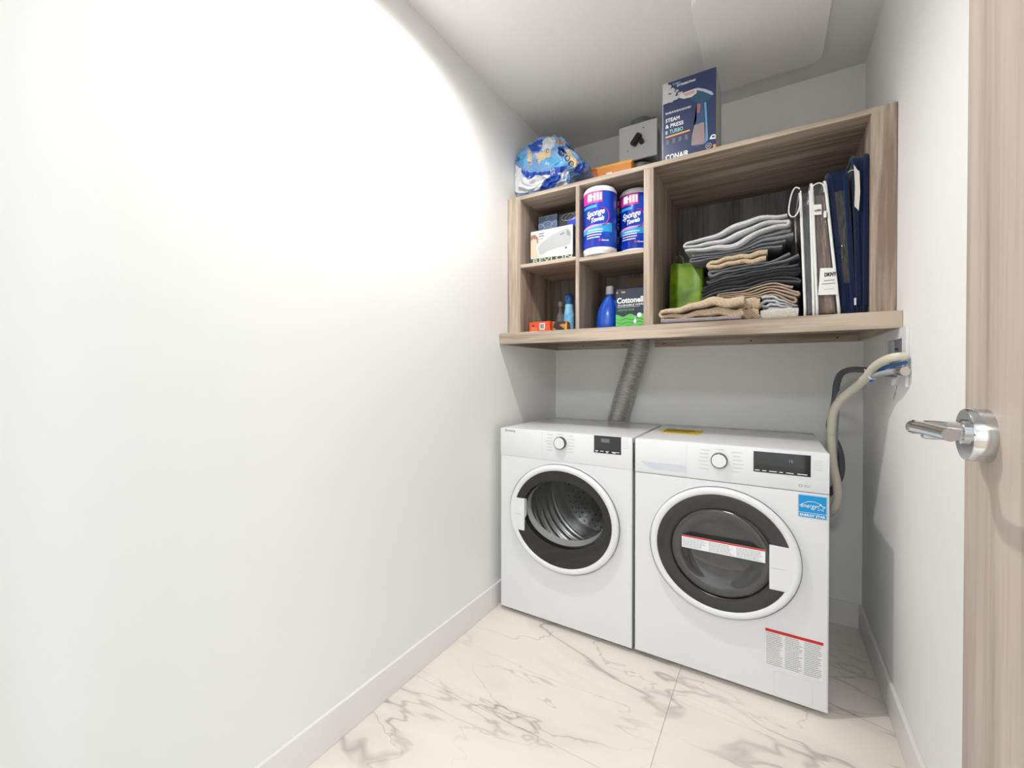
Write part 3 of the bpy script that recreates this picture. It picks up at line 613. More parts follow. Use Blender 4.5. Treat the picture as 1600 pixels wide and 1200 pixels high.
# ================================================================== UPPER LEFT BAY
Z1 = 1.636
p0 = pY(829.2, 363, 1.815); p1 = pY(895, 352, 1.815)
hw = p1.x-p0.x; hh = p0.z-Z1
hb = carton('hair_dryer_carton', 'white carton picturing a hair dryer with green bottom band on the upper shelf', hw, .095, hh, (p0.x, 1.815, Z1+.0005), 0, mat('carton_white', (212, 210, 206), .35))
def q(x, y): p = pY(820+x*.075, 330+y*.075, 1.815); return (min(max(p.x-p0.x, .0004), hw-.0004), min(max(p.z-Z1, .0004), hh-.0004))
Q = lambda *pts: [q(*p) for p in pts]
GRN = grey('bottle_green', (52, 76, 62))
poly(hb, [(.0004, .0004), (hw-.0004, .0004), q(1000, 895), q(125, 1005)], GRN, -.0004, 'bottom_band')
a = q(160, 1060); b = q(965, 950); text(hb, 'REVLON', a[0], .0035, .026, mat('print_silver', (196, 204, 196), .4), -.0009, width=b[0]-a[0])
poly(hb, Q((350, 660), (560, 500), (760, 400), (880, 330), (960, 400), (980, 520), (940, 680), (860, 720), (700, 760), (480, 830), (380, 900), (310, 920), (270, 760)), grey('pale_grey', (176, 178, 182)), -.0004, 'dryer_picture')
poly(hb, Q((870, 390), (900, 380), (945, 450), (950, 520), (880, 500)), grey('mid_grey', (140, 141, 146)), -.0008, 'nozzle_picture')
poly(hb, disc(*q(860, 760), .0052), grey('slate', (96, 98, 106)), -.0008, 'button_picture')
poly(hb, Q((735, 485), (820, 440), (825, 460), (745, 503)), grey('slate', (96, 98, 106)), -.0008, 'logo_picture')
poly(hb, Q((125, 560), (150, 510), (220, 500), (275, 560), (280, 640), (255, 730), (230, 780), (290, 920), (290, 960), (125, 985)), grey('skin', (222, 188, 168)), -.0004, 'portrait')
poly(hb, Q((125, 560), (150, 505), (220, 495), (275, 555), (285, 650), (262, 690), (250, 600), (190, 580), (130, 620)), grey('hair', (150, 116, 98)), -.0008, 'portrait_hair')
for y_ in (480, 530, 585):
    a = q(290, y_+15); lines(hb, a[0], a[0]+(.030 if y_ < 580 else .026), a[1], a[1]+.006, 1, PRINTK if y_ < 580 else PRINTG, -.0008, .6, rag=.1)
poly(hb, [(0, 0), (.095, 0), (.095, hh-.001), (0, hh-.001)], grey('side_slate', (96, 104, 128)), f=lambda a, b: (hw+.0004, a, b), name='side_print')
# blue patterned tissue box
p0 = pY(841.5, 340, 1.925); p1 = pY(870.5, 334, 1.925); tw = p1.x-p0.x; th = p0.z-Z1
tb = carton('tissue_carton', 'slate blue carton with pale scroll pattern behind the hair dryer carton', tw, .12, th, (p0.x, 1.925, Z1+.0005), 0, mat('carton_slate', (92, 112, 142), .4))
for i, (fx, fz, r) in enumerate(((.25, .93, .030), (.75, .93, .034), (.48, .80, .030), (.95, .78, .030), (.05, .78, .028), (.5, .66, .04))):
    pts = [(fx*tw+r*math.cos(t), fz*th+r*.8*math.sin(t)) for t in [PI*k/10 for k in range(11)]]; pts = [(min(max(x, .002), tw-.002), min(z, th-.002)) for x, z in pts]
    obj('scroll_line', tube(new(), [(x, -.0006, z) for x, z in pts], .0013, 5), grey('scroll', (176, 190, 208)), tb)
# dark swirl carton with blue disc
p0 = pY(873, 336, 1.93); p1 = pY(902, 329, 1.93); tw = .147; th = p0.z-Z1
sc = carton('swirl_carton', 'black carton with bright blue disc and silver swirls beside the tissue carton', tw-.012, .12, th, (p0.x, 1.93, Z1+.0005), 0, mat('carton_black', (30, 30, 36), .3))
poly(sc, [(min(max(x, .002), tw-.014), min(z, th-.003)) for x, z in disc(.115, th-.07, .075, .052)], grey('electric', (22, 62, 200)), -.0005, 'blue_disc')
poly(sc, [(min(max(x, .002), tw-.014), min(z, th-.003)) for x, z in disc(.14, th-.10, .07, .05)], grey('dove', (150, 150, 156)), -.0009, 'grey_disc')
for k in range(4):
    obj('swirl', tube(new(), [(min(max(.05+.02*k+.035*math.cos(t), .002), tw-.014), -.0008, min(th-.02+.017*math.sin(t+.4*k), th-.002)) for t in [2*PI*i/16 for i in range(17)]], .0010, 5), grey('scroll', (176, 190, 208)), sc)

# ================================================================== PAPER TOWEL ROLLS
PAPER = mat('towel_paper', (236, 236, 240), .75, bump=.4, bscale=160)
FILM = swirl('roll_film', [(.30, (10, 34, 140)), (.5, (20, 60, 190)), (.68, (24, 120, 214))], 4.5, .2)
MAG = grey('magenta', (206, 44, 148)); CYA = grey('cyan', (40, 160, 224)); PNK = grey('pink', (230, 150, 200)); REDL = PRINTR
def roll(label, cx_, cy_, z_, face):           # face: direction the printed front looks at (angle in the xy plane)
    t = obj('paper_towel_roll', lathe(new(), [(.018, .004), (.045, .002), (.058, .006), (.0618, .018), (.0622, .03), (.0622, .250), (.0612, .264), (.055, .2745), (.03, .2775), (.018, .277)], seg=40), PAPER)
    t.location = (cx_, cy_, z_); t.scale = (1.19, 1.19, 1.10); tag(t, label, 'paper towel', 'paper towel rolls on the shelf')
    w = obj('wrapper', lathe(new(), [(.0623, .030), (.0629, .034), (.0629, .248), (.0623, .252)], seg=48, cap0=False, cap1=False), FILM, t, True)
    F = lambda lift: (lambda a, b: ((.0630+lift)*math.cos(face+a/.063), (.0630+lift)*math.sin(face+a/.063), b))
    def gridpoly(x0, x1, fb, ft, m, lift, name, n=16):
        bm = new(); g_ = ([], [])
        for i in range(n+1):
            x = x0+(x1-x0)*i/n; g_[0].extend([(x, fb(x)), (x, ft(x))])
        for i in range(n): g_[1].append((2*i, 2*i+2, 2*i+3, 2*i+1))
        put(bm, g_, F(lift)); return obj(name, bm, m, w)
    bn = gridpoly(-.065, .022, lambda x: .206-.10*min(0, x+.03)*-1*.35, lambda x: .2515, MAG, .0004, 'banner')
    for i, x in enumerate((-.036, -.0105, .001, .0115)):
        wd = .019 if i == 0 else .0075; gridpoly(x, x+wd, lambda q_: .214, lambda q_: .244, PRINTW, .0008, 'roll_icon', 4)
    gridpoly(-.017, -.0105, lambda q_: .228, lambda q_: .234, PRINTW, .0008, 'dash', 2)
    gridpoly(-.065, .060, lambda x: .088+.25*x*.1, lambda x: .116+.0012*math.sin(x*60)+.15*x, CYA, .0004, 'cyan_wave')
    gridpoly(-.065, .048, lambda x: .112+.16*x, lambda x: .119+.16*x-.003*math.sin(x*50), PNK, .0008, 'pink_wave')
    gridpoly(-.06, .0, lambda x: .187, lambda x: .197, CYA, .0004, 'cyan_band')
    sw_ = [F(.0012)(.020+.026*math.sin(t), .150-.034*math.cos(t)) for t in [PI*k/16*1.05 for k in range(17)]]
    obj('splash', tube(new(), sw_, .0018, 6), MAG, w)
    for s_, x, z, sz, wd in (('Sponge', -.040, .152, .034, .070), ('Towels', -.022, .127, .026, .050)):
        g_ = text_geo(s_, sz, .0009, .25); xm = max(v[0] for v in g_[0]); bm = new()
        put(bm, ([(x+v[0]*wd/xm, z+v[1]+.18*(x+v[0]*wd/xm+.02)) for v in g_[0]], g_[1]), F(.0014)); obj('lettering', bm, PRINTW, w)
    for i in range(4): lines(w, -.040+.006*(i == 0), .028-.004*i, .096-.010*i, .101-.010*i, 1, PRINTW, f=F(.0010), fill=.8, rag=.12)
    gridpoly(.008, .016, lambda x: .052, lambda x: .060, REDL, .0010, 'red_leaf', 3)
    bm = new(); put(bm, ([(.018+v[0], .0525+v[1]) for v in text_geo('Canada', .009, .0002, .2)[0]], text_geo('Canada', .009, .0002, .2)[1]), F(.0010)); obj('lettering', bm, PRINTW, w)
    return t
ZR = 1.627
roll('blue wrapped paper towel roll standing against the thin divider', -.6615, 1.852, ZR-.001, math.atan2(-1.852, .6615)-.20)
roll('blue wrapped paper towel roll standing against the thick divider', -.5275, 1.957, ZR-.001, math.atan2(-1.957, .5275)-.22)
roll('blue wrapped paper towel roll half hidden behind the other two rolls', -.655, 2.058, ZR-.001, math.atan2(-1, .75)+.3)

# ================================================================== LOWER LEFT BAY
ZL = ZB2
ob = carton('orange_carton', 'small flat orange carton with barcode on the lower left shelf', .118, .09, .058, (-1.018, 1.835, ZL+.0005), math.radians(-4), mat('carton_vermilion', (226, 84, 34), .4))
poly(ob, rect(.060, .090, .018, .050), PRINTW, name='barcode_patch'); bm = new()
for i in range(9): put(bm, (rect(.064+.0025*i, .0652+.0025*i+.0006*(i % 2), .023, .046), [(0, 1, 2, 3)]), front(-.0008))
obj('barcode', bm, PRINTK, ob)
poly(ob, disc(.024, .040, .006), grey('violet', (90, 60, 140)), name='round_mark'); lines(ob, .012, .05, .012, .032, 3, grey('peach', (248, 190, 150)), -.0005, .3)
poly(ob, rect(.002, .116, .002, .010), grey('deep_orange', (240, 110, 50)), name='edge_band')
oc = carton('photo_carton', 'flat amber and black carton behind the small orange carton', .075, .075, .056, (-.902, 1.852, ZL+.0005), math.radians(10), swirl('amber_photo', [(.38, (40, 34, 28)), (.5, (160, 110, 40)), (.62, (222, 160, 60))], 22, .4))
poly(oc, [(.003, .03), (.02, .052), (.07, .012), (.07, .003), (.055, .003)], PRINTK, name='dark_wedge')
# spray bottle
px_ = pY(889, 500, 1.95); spb = thing('spray_bottle', 'slim sky blue spray bottle with rounded dark blue top', 'bottle', (px_.x, 1.95, ZL+.0005))
obj('bottle_body', lathe(new(), [(.020, 0), (.0255, .003), (.0265, .01), (.0265, .075), (.0255, .10), (.022, .115), (.0195, .13), (.0195, .148)], seg=28), swirl('bottle_sky', [(.35, (90, 170, 216)), (.65, (160, 212, 236))], 14, .25), spb, True, 60)
obj('cap', lathe(new(), [(.0195, .1485), (.0205, .150), (.0205, .166), (.0225, .172), (.0235, .182), (.021, .194), (.012, .2015), (.002, .203)], seg=28), mat('cap_blue', (42, 92, 150), .25), spb, True, 60)
obj('trigger_lip', bx(new(), -.006, .006, -.034, -.018, .176, .186, .002, 1), mat('cap_blue', (42, 92, 150), .25), spb)
CL = clear('clear_plastic', (.9, .92, .93), opac=.12)
px_ = pY(874.5, 500, 2.0); cb = thing('clear_bottle', 'narrow clear plastic bottle with white label behind the spray bottle', 'bottle', (px_.x, 2.01, ZL+.0005))
obj('bottle_body', lathe(new(), [(.02, 0), (.024, .003), (.024, .10), (.022, .115), (.013, .128), (.012, .15)], seg=24), CL, cb, True, 50)
obj('label_sleeve', lathe(new(), [(.0243, .012), (.0243, .055)], seg=24, cap0=False, cap1=False), mat('label_paper', (236, 236, 236), .5), cb, True)
obj('cap', lathe(new(), [(.0125, .1505), (.013, .152), (.013, .175), (.010, .178)], seg=20), mat('cap_grey', (150, 152, 158), .4), cb, True)

# ================================================================== LOWER RIGHT BAY
px_ = pY(948, 500, 1.95); dtb = thing('detergent_bottle', 'glossy royal blue detergent bottle with white cap', 'bottle', (px_.x, 1.95, ZL+.0005), math.radians(12))
BL = mat('bottle_royal', (22, 82, 196), .18, coat=.3)
bm = new(); rs = []
for z, w_, d_, ox in ((0, .040, .030, 0), (.004, .046, .034, 0), (.05, .047, .035, 0), (.09, .044, .033, .001), (.12, .038, .029, .004), (.145, .029, .025, .009), (.165, .020, .020, .013), (.178, .017, .017, .014)):
    rs.append([(ox+w_*math.copysign(abs(math.cos(t))**.8, math.cos(t)), d_*math.copysign(abs(math.sin(t))**.8, math.sin(t)), z) for t in [2*PI*k/32 for k in range(32)]])
rings(bm, rs, True, True); obj('bottle_body', bm, BL, dtb, True, 50)
obj('grip', tube(new(), spline([(.030, -.004, .155), (.045, -.006, .13), (.049, -.006, .09), (.044, -.004, .05)], 6), .0085, 10), BL, dtb, True)
obj('cap', lathe(new(), [(.018, .1785), (.0185, .180), (.0178, .214), (.015, .217)], .014, 0, 24), mat('cap_white', (226, 230, 234), .35), dtb, True)
p0 = pY(962, 455, 1.895); p1 = pY(1006, 447, 1.895)
ww = .145; wh = p0.z+.006-ZL
wb = carton('wipes_carton', 'navy and green flushable wipes carton beside the detergent bottle', ww, .12, wh, (p0.x, 1.895, ZL+.0005), 0, mat('carton_ink', (44, 54, 72), .35))
GR1 = grey('leaf', (98, 190, 92)); GR2 = grey('leaf_dark', (58, 150, 72)); 
pts = [(.0005, .0005), (ww-.0005, .0005)]+[(ww-.0005-(ww-.001)*k/16, wh*.36+.006*math.sin(k*.9)) for k in range(17)]; poly(wb, pts, GR1, -.0004, 'green_field')
for j in range(3): obj('wave', tube(new(), [(.001+(ww-.002)*k/24, -.0006, wh*(.10+.085*j)+.004*math.sin(k*.75+j)) for k in range(25)], .0013, 5), GR2, wb)
text(wb, 'Cottonelle', .006, wh*.66, .034, PRINTW, -.0008, bold=.0012, width=.133)
text(wb, 'FLUSHABLE WIPES', .010, wh*.585, .0105, PRINTW, -.0008, bold=.0002, width=.118)
text(wb, 'GENTLE PLUS', .010, wh*.47, .0115, GR1, -.0008, bold=.0002, width=.074)
poly(wb, rect(.008, .108, wh*.555, wh*.562), PRINTW, -.0008, 'rule')
text(wb, '6', .004, wh*.90, .012, grey('gold', (232, 200, 110)), -.0008, bold=.0003); text(wb, '336', .026, wh*.90, .012, grey('gold', (232, 200, 110)), -.0008, bold=.0003)
poly(wb, [(.082, .040), (.088, .060), (.094, .040), (.0935, .031), (.088, .026), (.0825, .031)], PRINTW, -.0010, 'drop'); poly(wb, disc(.107, .066, .010), PRINTW, -.0008, 'cotton_puff')
bb = carton('brown_carton', 'plain dark brown carton behind the wipes carton', .128, .12, .262, (-.592, 2.035, ZL+.0005), 0, mat('carton_brown', (104, 82, 62), .6))
poly(bb, rect(.002, .126, .20, .222), grey('umber', (72, 58, 46)), -.0004, 'tape_band')

# ================================================================== BIG BAY: TOWELS
def fabric(name, rgb, bs=260, bump=.8, rib=None):
    m = mat(name, rgb, .95, spec=.1, bump=bump, bscale=bs, vary=.22, vscale=110, sheen=.25)
    for nd in m.node_tree.nodes:
        if nd.type == 'BUMP': nd.inputs['Distance'].default_value = .005
    if rib:
        nt = m.node_tree; b = nt.nodes['Principled BSDF']; tc = nt.nodes.new('ShaderNodeTexCoord'); w = nt.nodes.new('ShaderNodeTexWave')
        w.wave_type = 'BANDS'; w.bands_direction = rib; w.inputs['Scale'].default_value = 75; w.inputs['Distortion'].default_value = .6
        nt.links.new(tc.outputs['Object'], w.inputs['Vector']); bp = nt.nodes.new('ShaderNodeBump'); bp.inputs['Strength'].default_value = .8; bp.inputs['Distance'].default_value = .003
        nt.links.new(w.outputs['Fac'], bp.inputs['Height']); nt.links.new(bp.outputs['Normal'], b.inputs['Normal'])
    return m
def interp(pts, x):
    if x <= pts[0][0]: return pts[0][1]
    for (a, b), (c, d) in zip(pts, pts[1:]):
        if x <= c:
            t = (x-a)/(c-a); return b+(d-b)*t
    return pts[-1][1]
PLN = 1.85
def curve(pts, Y): return [(lambda p: (p.x, p.z))(pY(u, v, Y)) for u, v in pts]
def smooth_interp(pts, x, w=.012): return sum(interp(pts, x+w*k) for k in (-2, -1, 0, 1, 2))/5
def towel(label, bot, top, layers, m, y0=PLN, depth=.30, start=1, hem=None, Y=PLN, group=None, seed=1, zmin=ZB2+.001, taper=.8):
    """folded towel: one ribbon snaking to and fro between the curves bot and top (photo pixels on plane Y), run back along y"""
    B = curve(bot, Y); T = curve(top, Y); x0 = max(B[0][0], T[0][0]); x1 = min(B[-1][0], T[-1][0], .086); n = 26; path = []
    rnd = random.Random(seed); jit = [rnd.uniform(-.010, .010) for _ in range(layers+1)]; ends = [(rnd.uniform(0, .018), rnd.uniform(0, .030)) for _ in range(layers)]
    for L in range(layers):
        seq = []
        for i in range(n+1):
            t = i/n; a = x0+ends[L][0]; b = x1-ends[L][1]; x = a+(b-a)*t
            zb, zt = smooth_interp(B, x), smooth_interp(T, x); h = max((zt-zb)/layers, .004)
            z = zb+h*(L+.5)+.16*h*math.sin(9*t+seed+L*.8)+.10*h*math.sin(21*t+2*seed+L*1.7)
            seq.append((x, max(z, zmin+h*.45), h))
        if (L+start) % 2: seq.reverse()
        path += seq
    th = []
    P = [Vector((x, 0, z)) for x, z, h in path]; HH = [h*taper for _, _, h in path]
    # round the turns
    P2, H2, L2 = [], [], []
    for i in range(len(P)):
        P2.append(P[i]); H2.append(HH[i]); L2.append(i//(n+1))
        if i % (n+1) == n and i < len(P)-1:
            a, b = P[i], P[i+1]; out = (P[i]-P[i-1]); out.z = 0; out = out.normalized(); r = max((b-a).length/2, .002); c = (a+b)/2
            for k in range(1, 6):
                t = PI*k/6; P2.append(c+(a-c)*math.cos(t)+out*r*.95*math.sin(t)); H2.append((HH[i]+HH[i+1])/2); L2.append(i//(n+1))
    bm = new(); N_ = len(P2); prev = None; Ys = [0, .003, .010, .05, depth*.5, depth*.8, depth]; sc_ = [.45, .85, 1, 1, 1, 1, 1]
    up = []; lo = []
    for j, yy in enumerate(Ys):
        ru, rl = [], []
        for i in range(N_):
            t = (P2[min(i+1, N_-1)]-P2[max(i-1, 0)]).normalized(); nn = Vector((-t.z, 0, t.x)); h = H2[i]/2*sc_[j]
            wob = .004*noise.noise(Vector((P2[i].x*14, seed*3.3, L2[i]*1.7))); yb = y0+jit[min(L2[i], layers)]+wob+yy
            dz = Vector((0, 0, .0025*noise.noise(Vector((P2[i].x*9, yy*9, seed)))*(yy > .02)))
            for lst, s_ in ((ru, 1), (rl, -1)):
                p = P2[i]+nn*h*s_+dz; lst.append(bm.verts.new((p.x, yb, max(p.z, zmin))))
        up.append(ru); lo.append(rl)
    for j in range(len(Ys)-1):
        for i in range(N_-1):
            bm.faces.new((up[j][i], up[j][i+1], up[j+1][i+1], up[j+1][i])); bm.faces.new((lo[j][i+1], lo[j][i], lo[j+1][i], lo[j+1][i+1]))
        for i in (0, N_-1): bm.faces.new((up[j][i], up[j+1][i], lo[j+1][i], lo[j][i]))
    for i in range(N_-1):
        bm.faces.new((up[0][i+1], up[0][i], lo[0][i], lo[0][i+1])); bm.faces.new((up[-1][i], up[-1][i+1], lo[-1][i+1], lo[-1][i]))
    o = obj('folded_towel', bm, m, None, True, 50); tag(o, label, 'towel', group)
    if hem:                                   # pale woven hem along the front edge of the ribbon
        pts = [Vector((P2[i].x, y0+jit[min(L2[i], layers)]+.004*noise.noise(Vector((P2[i].x*14, seed*3.3, L2[i]*1.7))), P2[i].z)) for i in range(N_)]
        obj('hem', tube(new(), pts, .003, 6, rf=lambda i: max(H2[i]*.30, .0016)), hem, o, True)
    return o
LG, MG, DG = fabric('terry_light_grey', (186, 186, 190)), fabric('waffle_grey', (134, 136, 142), 140, 1.0), fabric('terry_dark_grey', (98, 100, 106))
CH, BK = fabric('terry_charcoal', (62, 64, 69)), fabric('terry_black', (44, 45, 50))
BE = fabric('cotton_beige', (212, 188, 160), 300, .5, 'DIAGONAL'); TP = fabric('cotton_taupe', (150, 132, 118)); OW = fabric('cotton_off_white', (206, 200, 194)); MV = fabric('cotton_mauve_grey', (150, 140, 140))
HEMW = fabric('hem_pale', (206, 206, 210), 300, .4)
I = {}
I[0] = [(1100, 520), (1258, 515)]
I[1] = [(1188, 489), (1200, 487), (1230, 483), (1258, 484)]
I['1b'] = [(1188, 489), (1200, 487), (1230, 484), (1250, 484)]
I[2] = [(1188, 466), (1200, 459), (1215, 462), (1230, 473), (1245, 479), (1250, 480)]
I['2t'] = [(1118, 471), (1165, 470), (1188, 466), (1200, 459), (1215, 462), (1230, 473), (1245, 479), (1257, 481)]
I[3] = [(1118, 459), (1165, 452), (1200, 441), (1215, 440), (1230, 443), (1257, 446)]
I[4] = [(1093, 462), (1118, 448), (1165, 441), (1200, 432), (1230, 430), (1257, 432)]
I['3l'] = [(1093, 472), (1118, 460), (1165, 452), (1200, 441), (1215, 440), (1230, 443), (1257, 446)]
I[5] = [(1095, 452), (1130, 438), (1165, 430), (1200, 424), (1230, 420), (1257, 414)]
I[6] = [(1105, 440), (1130, 426), (1165, 421), (1200, 416), (1230, 409), (1256, 399)]
I['7'] = [(1112, 420), (1130, 418), (1165, 413), (1200, 408), (1230, 395), (1253, 383)]
I['7b'] = [(1107, 421), (1130, 418), (1165, 413), (1200, 408), (1209, 405)]
I[8] = [(1107, 407), (1130, 403), (1150, 399), (1165, 396), (1180, 391), (1209, 389)]
I['8d'] = [(1077, 411), (1107, 407), (1130, 403), (1150, 399), (1165, 396), (1180, 391), (1230, 388)]
I[9] = [(1077, 402), (1130, 398), (1165, 391), (1180, 381), (1230, 374)]
I['9t'] = [(1082, 401), (1130, 397), (1165, 390), (1180, 380), (1240, 372)]
I[10] = [(1082, 397), (1110, 395), (1165, 386), (1180, 370), (1240, 355)]
I['10t'] = [(1070, 397), (1110, 395), (1165, 386), (1180, 370), (1232, 357)]
I[11] = [(1070, 378), (1095, 372), (1130, 356), (1165, 342), (1200, 334), (1232, 330)]
towel('off-white cloth lying flat at the bottom of the towel stack', [(1188, 508), (1258, 503)], I[1], 1, OW, 1.80, seed=2)
towel('crumpled charcoal towel at the bottom of the stack behind the beige towel', [(1100, 512), (1186, 508)], [(1100, 474), (1165, 472), (1186, 468)], 3, CH, 1.86, .28, seed=3)
towel('light grey thin towel folded in wavy layers under the taupe one', I['1b'], I[2], 4, LG, 1.845, seed=4, start=0, hem=HEMW)
towel('taupe thin towel folded in many wavy layers', I['2t'], I[3], 5, TP, 1.85, seed=5, start=0, hem=fabric('hem_sand', (190, 166, 146), 300, .4))
towel('black folded towel directly on the taupe one', I['3l'], I[4], 2, BK, 1.85, seed=6, start=0, hem=fabric('hem_charcoal', (84, 86, 92), 300, .4))
towel('black folded towel between another black one and a charcoal one', [(u, v) for u, v in I[4]], I[5], 2, BK, 1.846, seed=7, start=0)
towel('charcoal folded towel with rounded fold above the black ones', I[5], I[6], 2, CH, 1.85, seed=8, hem=fabric('hem_charcoal', (84, 86, 92), 300, .4))
towel('charcoal ruffled towel lying under the beige folded one', [(1107, 439)]+I[6][1:-1]+[(1253, 400)], [(1107, 422)]+I['7'][1:], 2, DG, 1.852, seed=9, hem=fabric('hem_grey', (120, 122, 128), 300, .4))
towel('beige folded towel in the middle of the dark stack', I['7b'], I[8], 2, BE, 1.838, seed=10)
towel('dark grey towel folded under the waffle one', I['8d'], I[9], 2, DG, 1.848, seed=11, hem=fabric('hem_grey', (120, 122, 128), 300, .4))
towel('mid grey waffle towel second from the top of the stack', I['9t'], I[10], 2, MG, 1.846, seed=12)
towel('light grey bath towel with pale hem on top of the stack', I['10t'], I[11], 3, LG, 1.842, seed=13, start=0, hem=HEMW, taper=.7)
towel('mauve grey cloth lying flat under the front beige towel', [(1029, 508), (1080, 505), (1172, 500)], [(1029, 499), (1080, 497), (1172, 493)], 1, MV, 1.722, .11, Y=1.73, seed=14)
towel('beige diagonal ribbed towel draped at the front of the shelf', [(1033, 498), (1080, 496.5), (1125, 495), (1176, 492.5)], [(1033, 486), (1046, 479), (1080, 475), (1115, 463), (1140, 461), (1176, 461)], 2, BE, 1.730, .10, Y=1.73, seed=15)
towel('short beige towel end tucked behind the ribbed beige one', [(1160, 499), (1191, 497)], [(1160, 465), (1191, 464)], 2, BE, 1.80, .035, Y=1.80, seed=16)
# green carrier bag
p0 = pY(1043, 480, 1.94); p1 = pY(1099, 480, 1.94); gtop = pY(1060, 411, 1.94).z
gb = thing('carrier_bag', 'lime green carrier bag with fruit print tucked beside the towels', 'bag', ((p0.x+p1.x)/2, 1.98, ZB2+.001))
gw = (p1.x-p0.x)/2; gh = gtop-ZB2; rs = []
for j in range(15):
    z = gh*j/14; k = 1-.05*(j/14)**3; r = []
    for i in range(48):
        t = 2*PI*i/48; c_, s_ = math.cos(t), math.sin(t); w_ = gw*k*math.copysign(abs(c_)**.55, c_); d_ = .040*math.copysign(abs(s_)**.55, s_)*(1-.45*j/14)
        pl_ = .010*noise.noise(Vector((w_*22, d_*10, z*5)))*(j > 0)+.006*math.sin(w_*70)*(j/14)
        r.append((w_, d_+pl_, z+(.010*noise.noise(Vector((w_*30, 3, 1))) if j == 14 else 0)))
    rs.append(r)
obj('bag_body', rings(new(), rs, True, False), swirl('bag_lime', [(.3, (66, 98, 12)), (.5, (104, 140, 18)), (.7, (130, 164, 36))], 9, .4), gb, True, 60)
fr_ = [(.022+.022*math.cos(t), .075+.032*math.sin(t)) for t in [2*PI*k/20 for k in range(20)]]
obj('fruit_print', rings(new(), [[(x, -.056, z) for x, z in fr_], [(.022+(x-.022)*.8, -.0575, .075+(z-.075)*.8) for x, z in fr_]], False, True), swirl('fruit_pink', [(.35, (168, 128, 70)), (.65, (190, 140, 96))], 12, .5), gb, True)
for s_ in (-1, 1):
    hp = spline([(s_*.02-.03, -.02, gh-.005), (s_*.015-.03, -.02, gh+.025), (s_*.004-.03, -.02, gh+.035)], 5); obj('strap', tube(new(), hp, .003, 6), mat('bag_strap', (70, 92, 20), .5), gb)

# ================================================================== ZIP BAGS OF BED LINEN
VINYL = clear('clear_vinyl', (.93, .94, .95), rough=.10, opac=.05, ior=1.5, wrinkle=.02)
WHITEP = mat('piping_white', (232, 232, 232), .4); NAVYF = fabric('navy_cloth', (19, 33, 66), 260, .5); 
LINEN = fabric('linen_blush', (226, 196, 178), 90, .4); LINENG = fabric('linen_grey', (186, 188, 194), 90, .4); LINEND = fabric('linen_ink', (48, 48, 54), 90, .6)
def zip_bag(name, label, ub, ut, vb, vt, y0, depth, pipe, skin, linen, group=None, pr=.0045, frame=None, content=True):
    """upright zipped bag; ub / ut: left and right photo columns of its front at bottom and top"""
    zb = ZB2+.006; xl0, xr0 = pY(ub[0], vb, y0).x, pY(ub[1], vb, y0).x; xl1, xr1 = pY(ut[0], vt, y0).x, pY(ut[1], vt, y0).x; zt = pY(sum(ut)/2, vt, y0).z
    base = Vector(((xl0+xr0)/2, y0+depth/2, ZB2+.001)); t = thing(name, label, 'linen bag', base, 0, group)
    def side(k, yy, zz):                     # k = 0 left panel, 1 right panel
        f = (zz-zb)/(zt-zb); bulge = math.sin(PI*min(max(f, 0), 1))
        xl = xl0+(xl1-xl0)*f+.004*bulge; xr = xr0+(xr1-xr0)*f-.002*bulge
        return Vector((xl+(xr-xl)*k, yy, zz))-base
    def outline(k, ins=0, r=.03, n=6):
        pts = []; ya, yb, za, zc = y0+ins, y0+depth-ins, zb+ins, zt-ins
        for cy_, cz_, a0 in ((ya+r, za+r, PI), (yb-r, za+r, 1.5*PI), (yb-r, zc-r, 0), (ya+r, zc-r, PI/2)):
            for i in range(n+1):
                a = a0+PI/2*i/n; pts.append(side(k, cy_+r*math.cos(a), cz_+r*math.sin(a)))
        return pts
    o1, o2 = outline(0), outline(1); mid = [(a*.5+b*.5) for a, b in zip(o1, o2)]
    bm = new(); rings(bm, [o1, mid, o2], True, True); obj('cover', bm, skin, t, True, 40)
    for o_ in (o1, o2): obj('piping', tube(new(), o_+[o_[0]], pr, 8, False), pipe, t, True)
    if frame:                                # solid cloth border strips on the front edge
        for za, zc in frame:
            bm = new(); n = 8; f1 = [side(.0, y0-.001, zb+(zt-zb)*(za+(zc-za)*i/n)) for i in range(n+1)]; f2 = [side(1, y0-.001, zb+(zt-zb)*(za+(zc-za)*i/n)) for i in range(n+1)]
            A_ = [bm.verts.new(p) for p in f1]; B_ = [bm.verts.new(p) for p in f2]; A2 = [bm.verts.new(p+Vector((0, .012, 0))) for p in f1]; B2 = [bm.verts.new(p+Vector((0, .012, 0))) for p in f2]
            for i in range(n):
                for a, b in ((A_, B_), (B2, A2), (B_, B2), (A2, A_)): bm.faces.new((a[i], b[i], b[i+1], a[i+1]))
            bm.faces.new((A_[0], A2[0], B2[0], B_[0])); bm.faces.new((A_[n], B_[n], B2[n], A2[n])); obj('cloth_border', bm, pipe, t, True, 40)
    if content:                              # pleated folded linen inside
        bm = new(); n = 14; rs_ = []; K = 17
        for i in range(n+1):
            zz = zb+.012+(zt-zb-.06)*i/n; r_ = []
            for j in range(K):                                   # pleated front
                k = .14+.72*j/(K-1)+.02*math.sin(i*.7+j); d_ = .010+.011*abs(math.sin(j*PI/3.2+.25*math.sin(i*.6)))+.004*math.sin(i*.9+j*1.3)
                r_.append(side(k, y0+d_, zz))
            for j in range(K): r_.append(side(.86-.72*j/(K-1), y0+depth-.02, zz))
            rs_.append(r_)
        rings(bm, rs_, True, True); obj('folded_linen', bm, linen, t, True, 60)
    return t, side, zb, zt, base
YZ = 1.812
